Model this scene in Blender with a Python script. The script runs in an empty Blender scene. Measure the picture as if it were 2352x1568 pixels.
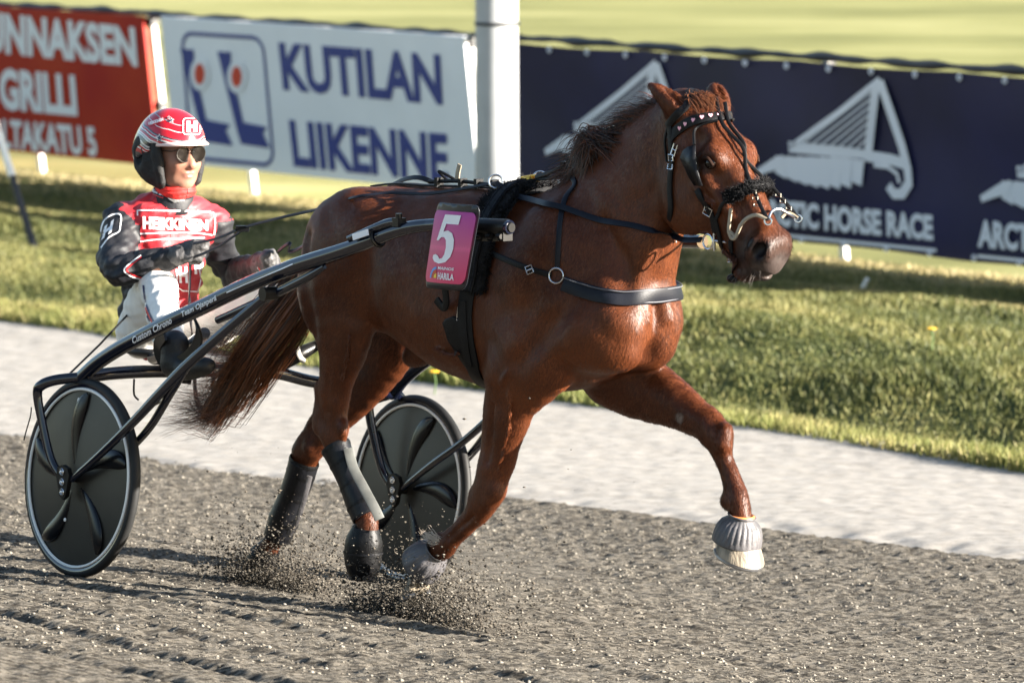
import bpy, bmesh, math, random
import numpy as np
from mathutils import Vector, Matrix
from mathutils.bvhtree import BVHTree
from mathutils.geometry import tessellate_polygon

random.seed(7); rng = np.random.default_rng(7)
SC = bpy.context.scene
COL = SC.collection

# ------------------------------------------------------------------ camera
FPX, CX, CY, CAMH = 12400.0, 1176.0, 784.0, 3.0      # focal length in units of a 2352 wide picture
PITCH = math.atan(1334 / FPX)
cam_d = bpy.data.cameras.new('camera'); cam = bpy.data.objects.new('camera', cam_d); COL.objects.link(cam)
cam_d.sensor_width = 36; cam_d.lens = FPX / 2352 * 36
cam.location = (0, 0, CAMH); cam.rotation_euler = (math.pi/2 - PITCH, 0, 0)
cam_d.clip_start = 1; cam_d.clip_end = 2000
cam_d.dof.use_dof = True; cam_d.dof.focus_distance = 19.0; cam_d.dof.aperture_fstop = 4.4
SC.camera = cam

# ------------------------------------------------------------------ sky, sun, exposure
SUN_EL = math.radians(16); sdir = Vector((1, -0.34, 0)).normalized()
SUN = Vector((sdir.x*math.cos(SUN_EL), sdir.y*math.cos(SUN_EL), math.sin(SUN_EL)))
world = bpy.data.worlds.new('World'); SC.world = world; world.use_nodes = True
wn = world.node_tree.nodes; wl = world.node_tree.links
bg = wn['Background']; sky = wn.new('ShaderNodeTexSky'); sky.sky_type = 'NISHITA'; sky.sun_disc = False
sky.sun_elevation = SUN_EL; sky.sun_rotation = math.atan2(SUN.x, SUN.y)
wl.new(sky.outputs[0], bg.inputs[0]); bg.inputs[1].default_value = 0.05
sun_d = bpy.data.lights.new('sun', 'SUN'); sun_d.energy = 5.0; sun_d.angle = math.radians(0.6); sun_d.color = (1, 0.93, 0.83)
sun = bpy.data.objects.new('sun', sun_d); COL.objects.link(sun)
sun.rotation_euler = SUN.to_track_quat('Z', 'Y').to_euler()
sun.location = (8, -2, 6)
SC.view_settings.view_transform = 'Standard'; SC.view_settings.look = 'None'
SC.view_settings.exposure = 2.55; SC.view_settings.gamma = 1.0; SC.view_settings.use_curve_mapping = False
SC.cycles.use_denoising = True
SC.cycles.max_bounces = 6; SC.cycles.transparent_max_bounces = 12

# ------------------------------------------------------------------ survey frames: metres on vertical planes parallel to the track
_f = np.array([0, math.cos(PITCH), -math.sin(PITCH)]); _u = np.array([0, math.sin(PITCH), math.cos(PITCH)]); CAM = np.array([0, 0, CAMH])
def ray(px, py): return np.array([1., 0, 0])*(px-CX)/FPX - _u*(py-CY)/FPX + _f
def ground_hit(px, py, z=0):
    d = ray(px, py); return CAM + d*((z-CAMH)/d[2])
class Frame:
    def __init__(s, A, O):
        s.A = math.radians(A); s.h = np.array([math.cos(s.A), -math.sin(s.A), 0]); s.l = np.array([math.sin(s.A), math.cos(s.A), 0]); s.O = O
    def L(s, px, py, p):
        d = ray(px, py); t = (p - np.dot(CAM-s.O, s.l))/np.dot(d, s.l); P = CAM + d*t - s.O
        return np.array([np.dot(P, s.h), p, P[2]])
    def W(s, q): return s.O + s.h*q[0] + s.l*q[1] + np.array([0, 0, q[2]])
    def loc(s, w):
        P = np.array(w) - s.O; return np.array([np.dot(P, s.h), np.dot(P, s.l), P[2]])
_w = ground_hit(190, 1325)
S = Frame(52, _w); S.O = _w + S.l*0.74; S.O[2] = 0           # sulky: x forward, y to its left, z up
H = Frame(45, None); H.O = S.O + S.h*1.7 - H.h*1.7           # horse, turned a little more side on
BANK = 0.111
def gz(p):                                                    # cross fall of the banked track
    p = np.asarray(p, float)
    q = np.clip(p, -6, 1.2); z = -(q + 0.74)*BANK
    r = np.clip((p-1.2)/2.2, 0, 1); z = z - BANK*2.2*(r - r*r/2)
    return z
def SL(*a): return S.L(*a)
def HL(*a): return H.L(*a)

# ------------------------------------------------------------------ object helpers
def tag(o, label=None, cat=None, group=None, kind=None):
    if label: o['label'] = label
    if cat: o['category'] = cat
    if group: o['group'] = group
    if kind: o['kind'] = kind
    return o
def empty(name, frame=None, loc=(0, 0, 0), label=None, cat=None, group=None):
    o = bpy.data.objects.new(name, None); COL.objects.link(o); o.empty_display_size = 0.1
    if frame is not None:
        o.location = frame.W(loc); o.rotation_euler = (0, 0, -frame.A)
    else: o.location = loc
    o['_off'] = [float(v) for v in loc]
    return tag(o, label, cat, group)
def off(o):
    return np.array(o['_off']) if (o is not None and '_off' in o) else np.zeros(3)
def place(o, frame):
    o.location = frame.O; o.rotation_euler = (0, 0, -frame.A); return o
def link_mesh(name, me, mat, parent=None, smooth=True):
    o = bpy.data.objects.new(name, me); COL.objects.link(o)
    if mat is not None: me.materials.append(mat)
    if parent is not None: o.parent = parent
    if smooth and len(me.polygons): me.polygons.foreach_set('use_smooth', np.ones(len(me.polygons), bool))
    return o
class MB:
    """collects shapes (local coordinates of the thing) into one mesh"""
    def __init__(s): s.v = []; s.f = []
    def add(s, vs, fs):
        b = len(s.v); s.v += [tuple(map(float, q)) for q in vs]; s.f += [tuple(b+i for i in f) for f in fs]; return s
    def box(s, c, sx, sy, sz, R=None):
        vs = [np.array((i*sx/2, j*sy/2, k*sz/2)) for i in (-1, 1) for j in (-1, 1) for k in (-1, 1)]
        if R is not None: vs = [R @ q for q in vs]
        return s.add([np.array(c)+q for q in vs], [(0,1,3,2),(4,6,7,5),(0,4,5,1),(2,3,7,6),(0,2,6,4),(1,5,7,3)])
    def tube(s, pts, rad, n=12, flat=1.0, cap=True, upv=None):
        pts = [np.array(q, float) for q in pts]; N = len(pts)
        if np.isscalar(rad): rad = [rad]*N
        T = [pts[min(i+1, N-1)] - pts[max(i-1, 0)] for i in range(N)]; T = [t/(np.linalg.norm(t)+1e-9) for t in T]
        ref = np.array(upv if upv is not None else ((0, 0, 1) if abs(T[0][2]) < .9 else (1, 0, 0)), float)
        a = np.cross(T[0], ref); a /= np.linalg.norm(a)+1e-9; vs = []
        for i in range(N):
            a = a - T[i]*np.dot(a, T[i]); a /= np.linalg.norm(a)+1e-9; b = np.cross(T[i], a)
            for j in range(n):
                w = 2*math.pi*j/n; vs.append(pts[i] + rad[i]*(a*math.cos(w)*flat + b*math.sin(w)))
        fs = [(i*n+j, i*n+(j+1) % n, (i+1)*n+(j+1) % n, (i+1)*n+j) for i in range(N-1) for j in range(n)]
        if cap: fs += [tuple(reversed(range(n))), tuple((N-1)*n+j for j in range(n))]
        return s.add(vs, fs)
    def ribbon(s, pts, normals, w, th):
        """flat strap; normals give the face direction at every point"""
        pts = [np.array(q, float) for q in pts]; N = len(pts); vs = []
        if np.isscalar(w): w = [w]*N
        for i in range(N):
            t = pts[min(i+1, N-1)] - pts[max(i-1, 0)]; t /= np.linalg.norm(t)+1e-9
            n = np.array(normals[i], float); n = n - t*np.dot(n, t); n /= np.linalg.norm(n)+1e-9
            b = np.cross(t, n)
            for (x, y) in ((-1, 0), (-1, 1), (-.7, 1.25), (.7, 1.25), (1, 1), (1, 0)): vs.append(pts[i] + b*x*w[i]/2 + n*y*th)
        m = 6; fs = [(i*m+j, i*m+(j+1) % m, (i+1)*m+(j+1) % m, (i+1)*m+j) for i in range(N-1) for j in range(m)]
        fs += [tuple(reversed(range(m))), tuple((N-1)*m+j for j in range(m))]
        return s.add(vs, fs)
    def torus(s, c, axis, R, r, n=24, m=8, a0=0, a1=2*math.pi):
        axis = np.array(axis, float); axis /= np.linalg.norm(axis)
        u = np.cross(axis, (0, 0, 1) if abs(axis[2]) < .9 else (1, 0, 0)); u /= np.linalg.norm(u); v = np.cross(axis, u)
        full = abs(a1-a0) > 6.28; k = n if full else n+1
        pts = []
        for i in range(k):
            a = a0+(a1-a0)*i/n; e = u*math.cos(a)+v*math.sin(a)
            for j in range(m):
                b = 2*math.pi*j/m; pts.append(np.array(c)+e*(R+r*math.cos(b))+axis*r*math.sin(b))
        fs = []
        for i in range(n):
            i2 = (i+1) % k
            for j in range(m): fs.append((i*m+j, i2*m+j, i2*m+(j+1) % m, i*m+(j+1) % m))
        return s.add(pts, fs)
    def lathe(s, c, axis, prof, n=48, mod=None):
        """prof: list of (radius, height along axis)"""
        axis = np.array(axis, float); axis /= np.linalg.norm(axis)
        u = np.cross(axis, (0, 0, 1) if abs(axis[2]) < .9 else (1, 0, 0)); u /= np.linalg.norm(u); v = np.cross(axis, u); vs = []
        for k, (r, h) in enumerate(prof):
            for j in range(n):
                a = 2*math.pi*j/n; rr = r*(mod(a, k) if mod else 1)
                vs.append(np.array(c)+axis*h+(u*math.cos(a)+v*math.sin(a))*rr)
        fs = [(i*n+j, i*n+(j+1) % n, (i+1)*n+(j+1) % n, (i+1)*n+j) for i in range(len(prof)-1) for j in range(n)]
        return s.add(vs, fs)
    def ell(s, c, r, R=None, n=16, m=10):
        vs = []
        for i in range(m+1):
            th = math.pi*i/m
            for j in range(n):
                ph = 2*math.pi*j/n; q = np.array((r[0]*math.sin(th)*math.cos(ph), r[1]*math.sin(th)*math.sin(ph), r[2]*math.cos(th)))
                vs.append(np.array(c)+(R @ q if R is not None else q))
        return s.add(vs, [(i*n+j, (i+1)*n+j, (i+1)*n+(j+1) % n, i*n+(j+1) % n) for i in range(m) for j in range(n)])
    def mesh(s, name='m', o=(0, 0, 0)):
        me = bpy.data.meshes.new(name); me.from_pydata([tuple(np.array(q)-o) for q in s.v], [], s.f)
        bm = bmesh.new(); bm.from_mesh(me); bmesh.ops.recalc_face_normals(bm, faces=bm.faces); bm.to_mesh(me); bm.free(); return me
    def build(s, name, mat, parent=None, smooth=True, angle=40):
        me = s.mesh(name, off_root(parent)); o = link_mesh(name, me, mat, parent, smooth)
        if smooth and angle:
            try: me.set_sharp_from_angle(angle=math.radians(angle))
            except Exception: pass
        return o
def off_root(p):
    while p is not None:
        if '_off' in p: return np.array(p['_off'])
        p = p.parent
    return np.zeros(3)
def spline(pts, n=8):
    """Catmull-Rom through rows of any width"""
    P = np.array(pts, float); N = len(P); out = []
    for i in range(N-1):
        p0, p1, p2, p3 = P[max(i-1, 0)], P[i], P[i+1], P[min(i+2, N-1)]
        for k in range(n):
            t = k/n; out.append(.5*((2*p1)+(p2-p0)*t+(2*p0-5*p1+4*p2-p3)*t*t+(-p0+3*p1-3*p2+p3)*t**3))
    out.append(P[-1]); return np.array(out)
def np_mesh(name, V, Fq):
    V = np.asarray(V, np.float32); Fq = np.asarray(Fq, np.int32); k = Fq.shape[1]
    me = bpy.data.meshes.new(name); me.vertices.add(len(V)); me.vertices.foreach_set('co', V.ravel())
    me.loops.add(Fq.size); me.loops.foreach_set('vertex_index', Fq.ravel())
    me.polygons.add(len(Fq)); me.polygons.foreach_set('loop_start', np.arange(len(Fq), dtype=np.int32)*k)
    me.update(calc_edges=True); me.validate(); return me
def wave_noise(P, scale, n=14, seed=1):
    r = np.random.default_rng(seed); out = np.zeros(len(P))
    for i in range(n):
        k = r.normal(size=P.shape[1])*scale; out += np.sin(P @ k + r.uniform(0, 6.28))
    return out/math.sqrt(n)

# ------------------------------------------------------------------ distance-field modeller (bodies, clothes, hands)
class SDF:
    def __init__(s, lo, hi, h):
        s.lo = np.array(lo, float); s.h = h; n = np.ceil((np.array(hi)-s.lo)/h).astype(int)+1
        s.ax = [(s.lo[i]+np.arange(n[i])*h).astype(np.float32) for i in range(3)]; s.D = np.full(n, 0.4, np.float32)
    def win(s, lo, hi):
        sl = []
        for i in range(3):
            a = max(int((lo[i]-s.lo[i])/s.h), 0); b = min(int((hi[i]-s.lo[i])/s.h)+2, len(s.ax[i])); sl.append(slice(a, max(b, a)))
        return tuple(sl), s.ax[0][sl[0]][:, None, None], s.ax[1][sl[1]][None, :, None], s.ax[2][sl[2]][None, None, :]
    def blend(s, sl, d, k, op):
        D = s.D[sl]
        if D.size == 0: return
        if op == 'sub': d = -d; a = -D; r = -1
        else: a = D; r = 1
        b = d if op != 'sub' else -d
        if op == 'sub':                                   # max(D, -b)
            h = np.maximum(k-np.abs(D+b), 0)/k; s.D[sl] = np.maximum(D, -b)+h*h*k/4
        else:
            h = np.maximum(k-np.abs(D-b), 0)/k; s.D[sl] = np.minimum(D, b)-h*h*k/4
    def ell(s, c, r, k=.03, op='add', rot=0, yaw=0):
        m = max(r)+k+.03; sl, X, Y, Z = s.win(np.array(c)-m, np.array(c)+m); x, y, z = X-c[0], Y-c[1], Z-c[2]
        if yaw: ca, sa = math.cos(yaw), math.sin(yaw); x, y = x*ca+y*sa, -x*sa+y*ca
        if rot: ca, sa = math.cos(rot), math.sin(rot); x, z = x*ca+z*sa, -x*sa+z*ca
        k0 = np.sqrt((x/r[0])**2+(y/r[1])**2+(z/r[2])**2); k1 = np.sqrt((x/r[0]**2)**2+(y/r[1]**2)**2+(z/r[2]**2)**2)+1e-6
        s.blend(sl, k0*(k0-1)/k1, k, op)
    def chain(s, pts, rad, sy=1.0, k=.04, op='add', n=3, smooth=True):
        """round-cone chain; sy scales the lateral (y) radius"""
        N = len(pts); rad = [rad]*N if np.isscalar(rad) else rad; sy = [sy]*N if np.isscalar(sy) else sy
        A = np.array([list(p)+[r, q] for p, r, q in zip(pts, rad, sy)], float)
        if smooth and N > 2: A = spline(A, n)
        R = (A[:, 3]*np.maximum(A[:, 4], 1)).max()+k+.03; sl, X, Y, Z = s.win(A[:, :3].min(0)-R, A[:, :3].max(0)+R); d = None
        for i in range(len(A)-1):
            a, b = A[i], A[i+1]; q = .5*(a[4]+b[4]); ba = (b[:3]-a[:3])*np.array([1, 1/q, 1]); L2 = float(ba @ ba)+1e-9
            x, y, z = X-a[0], (Y-a[1])/q, Z-a[2]
            t = np.clip((x*ba[0]+y*ba[1]+z*ba[2])/L2, 0, 1)
            e = np.sqrt((x-t*ba[0])**2+(y-t*ba[1])**2+(z-t*ba[2])**2)-(a[3]+t*(b[3]-a[3]))
            d = e if d is None else np.minimum(d, e)
        s.blend(sl, d.astype(np.float32), k, op)
    def loft(s, st, ne=2.3, k=.03):
        """stations (x, ztop, zbot, halfwidth, zwide)"""
        st = spline(st, 4); sl, X, Y, Z = s.win((st[0, 0]-.05, -.6, st[:, 2].min()-.1), (st[-1, 0]+.05, .6, st[:, 1].max()+.1))
        x = X[:, 0, 0]; f = lambda j: np.interp(x, st[:, 0], st[:, j])[:, None, None].astype(np.float32)
        zt, zb, w, zw = f(1), f(2), f(3), f(4)
        dz = np.where(Z > zw, (Z-zw)/(zt-zw), (zw-Z)/(zw-zb)); rho = (np.abs(Y/w)**ne+np.abs(dz)**ne)**(1/ne)
        d = (rho-1)*np.minimum(w, (zt-zb)/2)*.9
        e = np.maximum(st[0, 0]-X, X-st[-1, 0]); d = np.maximum(d, e)
        s.blend(sl, d.astype(np.float32), k, 'add')
    def mesh(s):
        D = s.D; neg = D < 0; nx, ny, nz = D.shape
        c = np.zeros((nx-1, ny-1, nz-1), np.uint8)
        for i in (0, 1):
            for j in (0, 1):
                for k in (0, 1): c += neg[i:nx-1+i, j:ny-1+j, k:nz-1+k]
        act = (c > 0) & (c < 8); I = np.argwhere(act); idx = np.full(c.shape, -1, np.int32); idx[act] = np.arange(len(I))
        acc = np.zeros((len(I), 3)); cnt = np.zeros(len(I)); cor = [(i, j, k) for i in (0, 1) for j in (0, 1) for k in (0, 1)]
        val = {q: D[I[:, 0]+q[0], I[:, 1]+q[1], I[:, 2]+q[2]].astype(float) for q in cor}
        for a in cor:
            for ax in range(3):
                if a[ax] == 0:
                    b = list(a); b[ax] = 1; b = tuple(b); va, vb = val[a], val[b]; m = (va < 0) != (vb < 0)
                    t = np.where(m, va/np.where(m, va-vb, 1), 0); P = np.array(a, float)[None, :]+np.zeros((len(I), 3)); P[:, ax] += t
                    acc += P*m[:, None]; cnt += m
        V = (I+acc/cnt[:, None])*s.h+s.lo; Q = []
        for ax in range(3):
            o1, o2 = [(1, 2), (2, 0), (0, 1)][ax]
            n0 = [nx, ny, nz]; sa = [slice(0, None)]*3; sb = [slice(0, None)]*3; sa[ax] = slice(0, n0[ax]-1); sb[ax] = slice(1, None)
            A, B = neg[tuple(sa)], neg[tuple(sb)]; E = np.argwhere(A != B); E = E[(E[:, o1] > 0) & (E[:, o2] > 0)]
            E = E[(E[:, o1] < n0[o1]-1) & (E[:, o2] < n0[o2]-1)]
            e1 = np.zeros(3, int); e1[o1] = 1; e2 = np.zeros(3, int); e2[o2] = 1
            g = lambda q: idx[q[:, 0], q[:, 1], q[:, 2]]
            q = np.stack([g(E-e1-e2), g(E-e2), g(E), g(E-e1)], 1); fl = ~A[E[:, 0], E[:, 1], E[:, 2]]; q[fl] = q[fl][:, ::-1]; Q.append(q)
        Q = np.concatenate(Q); Q = Q[(Q >= 0).all(1)]; return V, Q
def normals_of(V, Q):
    n = np.zeros_like(V); fn = np.cross(V[Q[:, 2]]-V[Q[:, 0]], V[Q[:, 3]]-V[Q[:, 1]])
    for j in range(4): np.add.at(n, Q[:, j], fn)
    return n/(np.linalg.norm(n, axis=1)[:, None]+1e-12)
def relax(V, Q, it=2, lam=.5):
    for _ in range(it):
        acc = np.zeros_like(V); cnt = np.zeros(len(V))
        for a, b in ((0, 1), (1, 2), (2, 3), (3, 0)):
            np.add.at(acc, Q[:, a], V[Q[:, b]]); np.add.at(cnt, Q[:, a], 1); np.add.at(acc, Q[:, b], V[Q[:, a]]); np.add.at(cnt, Q[:, b], 1)
        V = V*(1-lam)+lam*acc/np.maximum(cnt, 1)[:, None]
    return V
def bvh_of(V, Q): return BVHTree.FromPolygons([tuple(v) for v in V], [tuple(int(i) for i in q) for q in Q])

# ------------------------------------------------------------------ materials
MATS = {}
def mat(name, col, rough=.5, metal=0, spec=.5, var=0, vscale=8, bump=0, bscale=60, col2=None, stretch=None, coat=0, alpha=1, sheen=0, aniso=None):
    if name in MATS: return MATS[name]
    m = bpy.data.materials.new(name); m.use_nodes = True; nt = m.node_tree; N = nt.nodes; Lk = nt.links; b = N['Principled BSDF']
    b.inputs['Base Color'].default_value = (*col, 1); b.inputs['Roughness'].default_value = rough; b.inputs['Metallic'].default_value = metal
    b.inputs['Specular IOR Level'].default_value = spec; b.inputs['Coat Weight'].default_value = coat; b.inputs['Alpha'].default_value = alpha
    b.inputs['Sheen Weight'].default_value = sheen
    tc = N.new('ShaderNodeTexCoord'); src = tc.outputs['Object']
    if stretch:
        mp = N.new('ShaderNodeMapping'); mp.inputs['Scale'].default_value = stretch; Lk.new(src, mp.inputs[0]); src = mp.outputs[0]
    if var:
        t = N.new('ShaderNodeTexNoise'); t.inputs['Scale'].default_value = vscale; t.inputs['Detail'].default_value = 5; Lk.new(src, t.inputs['Vector'])
        r = N.new('ShaderNodeValToRGB'); r.color_ramp.elements[0].position = .35; r.color_ramp.elements[1].position = .68
        c2 = col2 if col2 else tuple(min(1, c*(1+var)) for c in col); c1 = tuple(c*(1-var*.7) for c in col) if not col2 else col
        r.color_ramp.elements[0].color = (*c1, 1); r.color_ramp.elements[1].color = (*c2, 1)
        Lk.new(t.outputs[0], r.inputs[0]); Lk.new(r.outputs[0], b.inputs['Base Color'])
    if bump:
        t = N.new('ShaderNodeTexNoise'); t.inputs['Scale'].default_value = bscale; t.inputs['Detail'].default_value = 4; Lk.new(src, t.inputs['Vector'])
        bp = N.new('ShaderNodeBump'); bp.inputs['Strength'].default_value = bump; bp.inputs['Distance'].default_value = .01
        Lk.new(t.outputs[0], bp.inputs['Height']); Lk.new(bp.outputs[0], b.inputs['Normal'])
    MATS[name] = m; return m
def vcol_mat(name, rough=.7, spec=.2, trans=0):
    m = bpy.data.materials.new(name); m.use_nodes = True; nt = m.node_tree; b = nt.nodes['Principled BSDF']
    a = nt.nodes.new('ShaderNodeAttribute'); a.attribute_name = 'Col'; nt.links.new(a.outputs['Color'], b.inputs['Base Color'])
    b.inputs['Roughness'].default_value = rough; b.inputs['Specular IOR Level'].default_value = spec
    if trans:
        t = nt.nodes.new('ShaderNodeBsdfTranslucent'); nt.links.new(a.outputs['Color'], t.inputs[0]); mx = nt.nodes.new('ShaderNodeMixShader'); mx.inputs[0].default_value = trans
        nt.links.new(b.outputs[0], mx.inputs[1]); nt.links.new(t.outputs[0], mx.inputs[2]); nt.links.new(mx.outputs[0], nt.nodes['Material Output'].inputs[0])
    return m
def set_vcol(me, C):
    a = me.color_attributes.new('Col', 'FLOAT_COLOR', 'POINT'); C = np.asarray(C, np.float32)
    if C.shape[1] == 3: C = np.concatenate([C, np.ones((len(C), 1), np.float32)], 1)
    a.data.foreach_set('color', C.ravel())

# ------------------------------------------------------------------ lettering
def text2d(s, bold=0.0, shear=0.0, space=1.0):
    """outline mesh of a word, scaled to a unit box (0..1, 0..1); returns verts, faces, aspect"""
    cu = bpy.data.curves.new('t', 'FONT'); cu.body = s; cu.offset = bold; cu.shear = shear; cu.space_character = space; cu.resolution_u = 3
    o = bpy.data.objects.new('t', cu); COL.objects.link(o); dg = bpy.context.evaluated_depsgraph_get()
    me = bpy.data.meshes.new_from_object(o.evaluated_get(dg)); V = np.array([v.co[:2] for v in me.vertices]); Fs = [tuple(p.vertices) for p in me.polygons]
    bpy.data.objects.remove(o); bpy.data.curves.remove(cu); bpy.data.meshes.remove(me)
    lo, hi = V.min(0), V.max(0); asp = (hi-lo)[0]/(hi-lo)[1]; return (V-lo)/(hi-lo), Fs, asp
def poly2d(P):
    tri = tessellate_polygon([[Vector((x, y, 0)) for x, y in P]]); return np.array(P, float), [tuple(t) for t in tri]
def dense(V, Fs, L):
    """subdivide a flat outline mesh until its edges are shorter than L"""
    bm = bmesh.new(); vs = [bm.verts.new((x, y, 0)) for x, y in V]
    for f in Fs:
        try: bm.faces.new([vs[i] for i in f])
        except ValueError: pass
    bmesh.ops.triangulate(bm, faces=bm.faces)
    for _ in range(6):
        e = [q for q in bm.edges if q.calc_length() > L]
        if not e: break
        bmesh.ops.subdivide_edges(bm, edges=e, cuts=1); bmesh.ops.triangulate(bm, faces=[f for f in bm.faces if len(f.verts) > 3])
    bm.verts.index_update(); V2 = np.array([v.co[:2] for v in bm.verts]); F2 = [tuple(v.index for v in f.verts) for f in bm.faces]; bm.free(); return V2, F2
def quad_map(V, q):
    """unit box -> quadrilateral (bottom-left, bottom-right, top-right, top-left)"""
    q = np.array(q, float); x, y = V[:, :1], V[:, 1:2]; return q[0]*(1-x)*(1-y)+q[1]*x*(1-y)+q[2]*x*y+q[3]*(1-x)*y
def on_surface(V, Fs, bvh, frame, lift=.003, L=6):
    """lay a flat shape, given in picture units, onto a surface (local coordinates of frame)"""
    V, Fs = dense(V, Fs, L); c = Vector(frame.loc(CAM)); out = []; ok = []
    for x, y in V:
        d = ray(x, y); d = Vector((float(d @ frame.h), float(d @ frame.l), float(d[2]))).normalized(); h = bvh.ray_cast(c, d, 60)
        if h[0] is None: out.append((0, 0, 0)); ok.append(False)
        else: out.append(tuple(h[0]-d*lift)); ok.append(True)
    P = np.array(out); Fs = [f for f in Fs if all(ok[i] for i in f) and max(np.linalg.norm(P[f[0]]-P[f[1]]), np.linalg.norm(P[f[1]]-P[f[2]])) < .05]
    used = sorted({i for f in Fs for i in f}); mm = {o: i for i, o in enumerate(used)}
    return (P[used] if used else P), [tuple(mm[i] for i in f) for f in Fs]
def one_piece(P, Fs):
    par = list(range(len(P)))
    def find(a):
        while par[a] != a: par[a] = par[par[a]]; a = par[a]
        return a
    for f in Fs:
        for i in f[1:]: par[find(i)] = find(f[0])
    cnt = {}
    for f in Fs: cnt[find(f[0])] = cnt.get(find(f[0]), 0)+1
    if not cnt: return P, Fs
    b = max(cnt, key=cnt.get); Fs = [f for f in Fs if find(f[0]) == b]; used = sorted({i for f in Fs for i in f}); m = {o: i for i, o in enumerate(used)}
    return P[used], [tuple(m[i] for i in f) for f in Fs]
def circ(cx, cy, r, n=20, ry=None): return [(cx+r*math.cos(2*math.pi*i/n), cy+(ry or r)*math.sin(2*math.pi*i/n)) for i in range(n)]
def rrect(x0, y0, x1, y1, r, n=5):
    P = []
    for (cx, cy, a) in ((x1-r, y1-r, 0), (x0+r, y1-r, 90), (x0+r, y0+r, 180), (x1-r, y0+r, 270)):
        for i in range(n+1): w = math.radians(a+90*i/n); P.append((cx+r*math.cos(w), cy+r*math.sin(w)))
    return P
def stroke2d(P, w, closed=False):
    """outline of a polyline as a strip of quads"""
    P = np.array(P, float); N = len(P); vs = []; fs = []
    for i in range(N):
        a = P[(i-1) % N] if (closed or i) else P[i]; b = P[(i+1) % N] if (closed or i < N-1) else P[i]; t = b-a; t /= np.linalg.norm(t)+1e-9; n = np.array((-t[1], t[0]))
        vs += [P[i]+n*w/2, P[i]-n*w/2]
    for i in range(N if closed else N-1):
        j = (i+1) % N; fs.append((2*i, 2*j, 2*j+1, 2*i+1))
    return np.array(vs), fs
def flat_build(name, P, Fs, m, parent):
    mb = MB(); mb.add(P, Fs); return mb.build(name, m, parent, smooth=False)

# ================================================================== THE SETTING
def terrain_hit(px, py):
    """point where a sight line meets the banked ground, in sulky frame (x, p)"""
    d = ray(px, py); t0, t1 = 5., 200.
    for _ in range(50):
        t = (t0+t1)/2; P = CAM+d*t; q = S.loc(P)
        if P[2] > gz(q[1]): t0 = t
        else: t1 = t
    return q[:2]
b1 = np.array([terrain_hit(*q) for q in ((0, 1003), (500, 1058), (1176, 1138), (1640, 1200), (2352, 1310))])   # dark sand / packed strip
b2 = np.array([terrain_hit(*q) for q in ((0, 747), (300, 778), (900, 862), (1390, 925), (1700, 1000), (2352, 1082))])   # packed strip / grass
f1 = np.poly1d(np.polyfit(b1[:, 0], b1[:, 1], 1)); f2 = np.poly1d(np.polyfit(b2[:, 0], b2[:, 1], 1))
def sheet(name, xs, rows, hfun, m, kind='structure'):
    """grid in the sulky frame; rows: list of functions p(x)"""
    xs = np.asarray(xs); nx, nr = len(xs), len(rows); X = np.repeat(xs[None], nr, 0); P = np.array([r(xs) for r in rows])
    Z = hfun(X, P); Wp = S.O[None, None]+X[..., None]*S.h+P[..., None]*S.l; Wp[..., 2] = Z
    i = np.arange(nr-1)[:, None]*nx+np.arange(nx-1)[None]; Q = np.stack([i, i+1, i+nx+1, i+nx], -1).reshape(-1, 4)
    o = link_mesh(name, np_mesh(name, Wp.reshape(-1, 3), Q), m); return tag(o, kind=kind)
def lerp_rows(fa, fb, n, pw=1): return [(lambda x, t=(k/(n-1))**pw: fa(x)*(1-t)+fb(x)*t) for k in range(n)]
C_ = lambda v: (lambda x: np.full_like(x, v))

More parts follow.
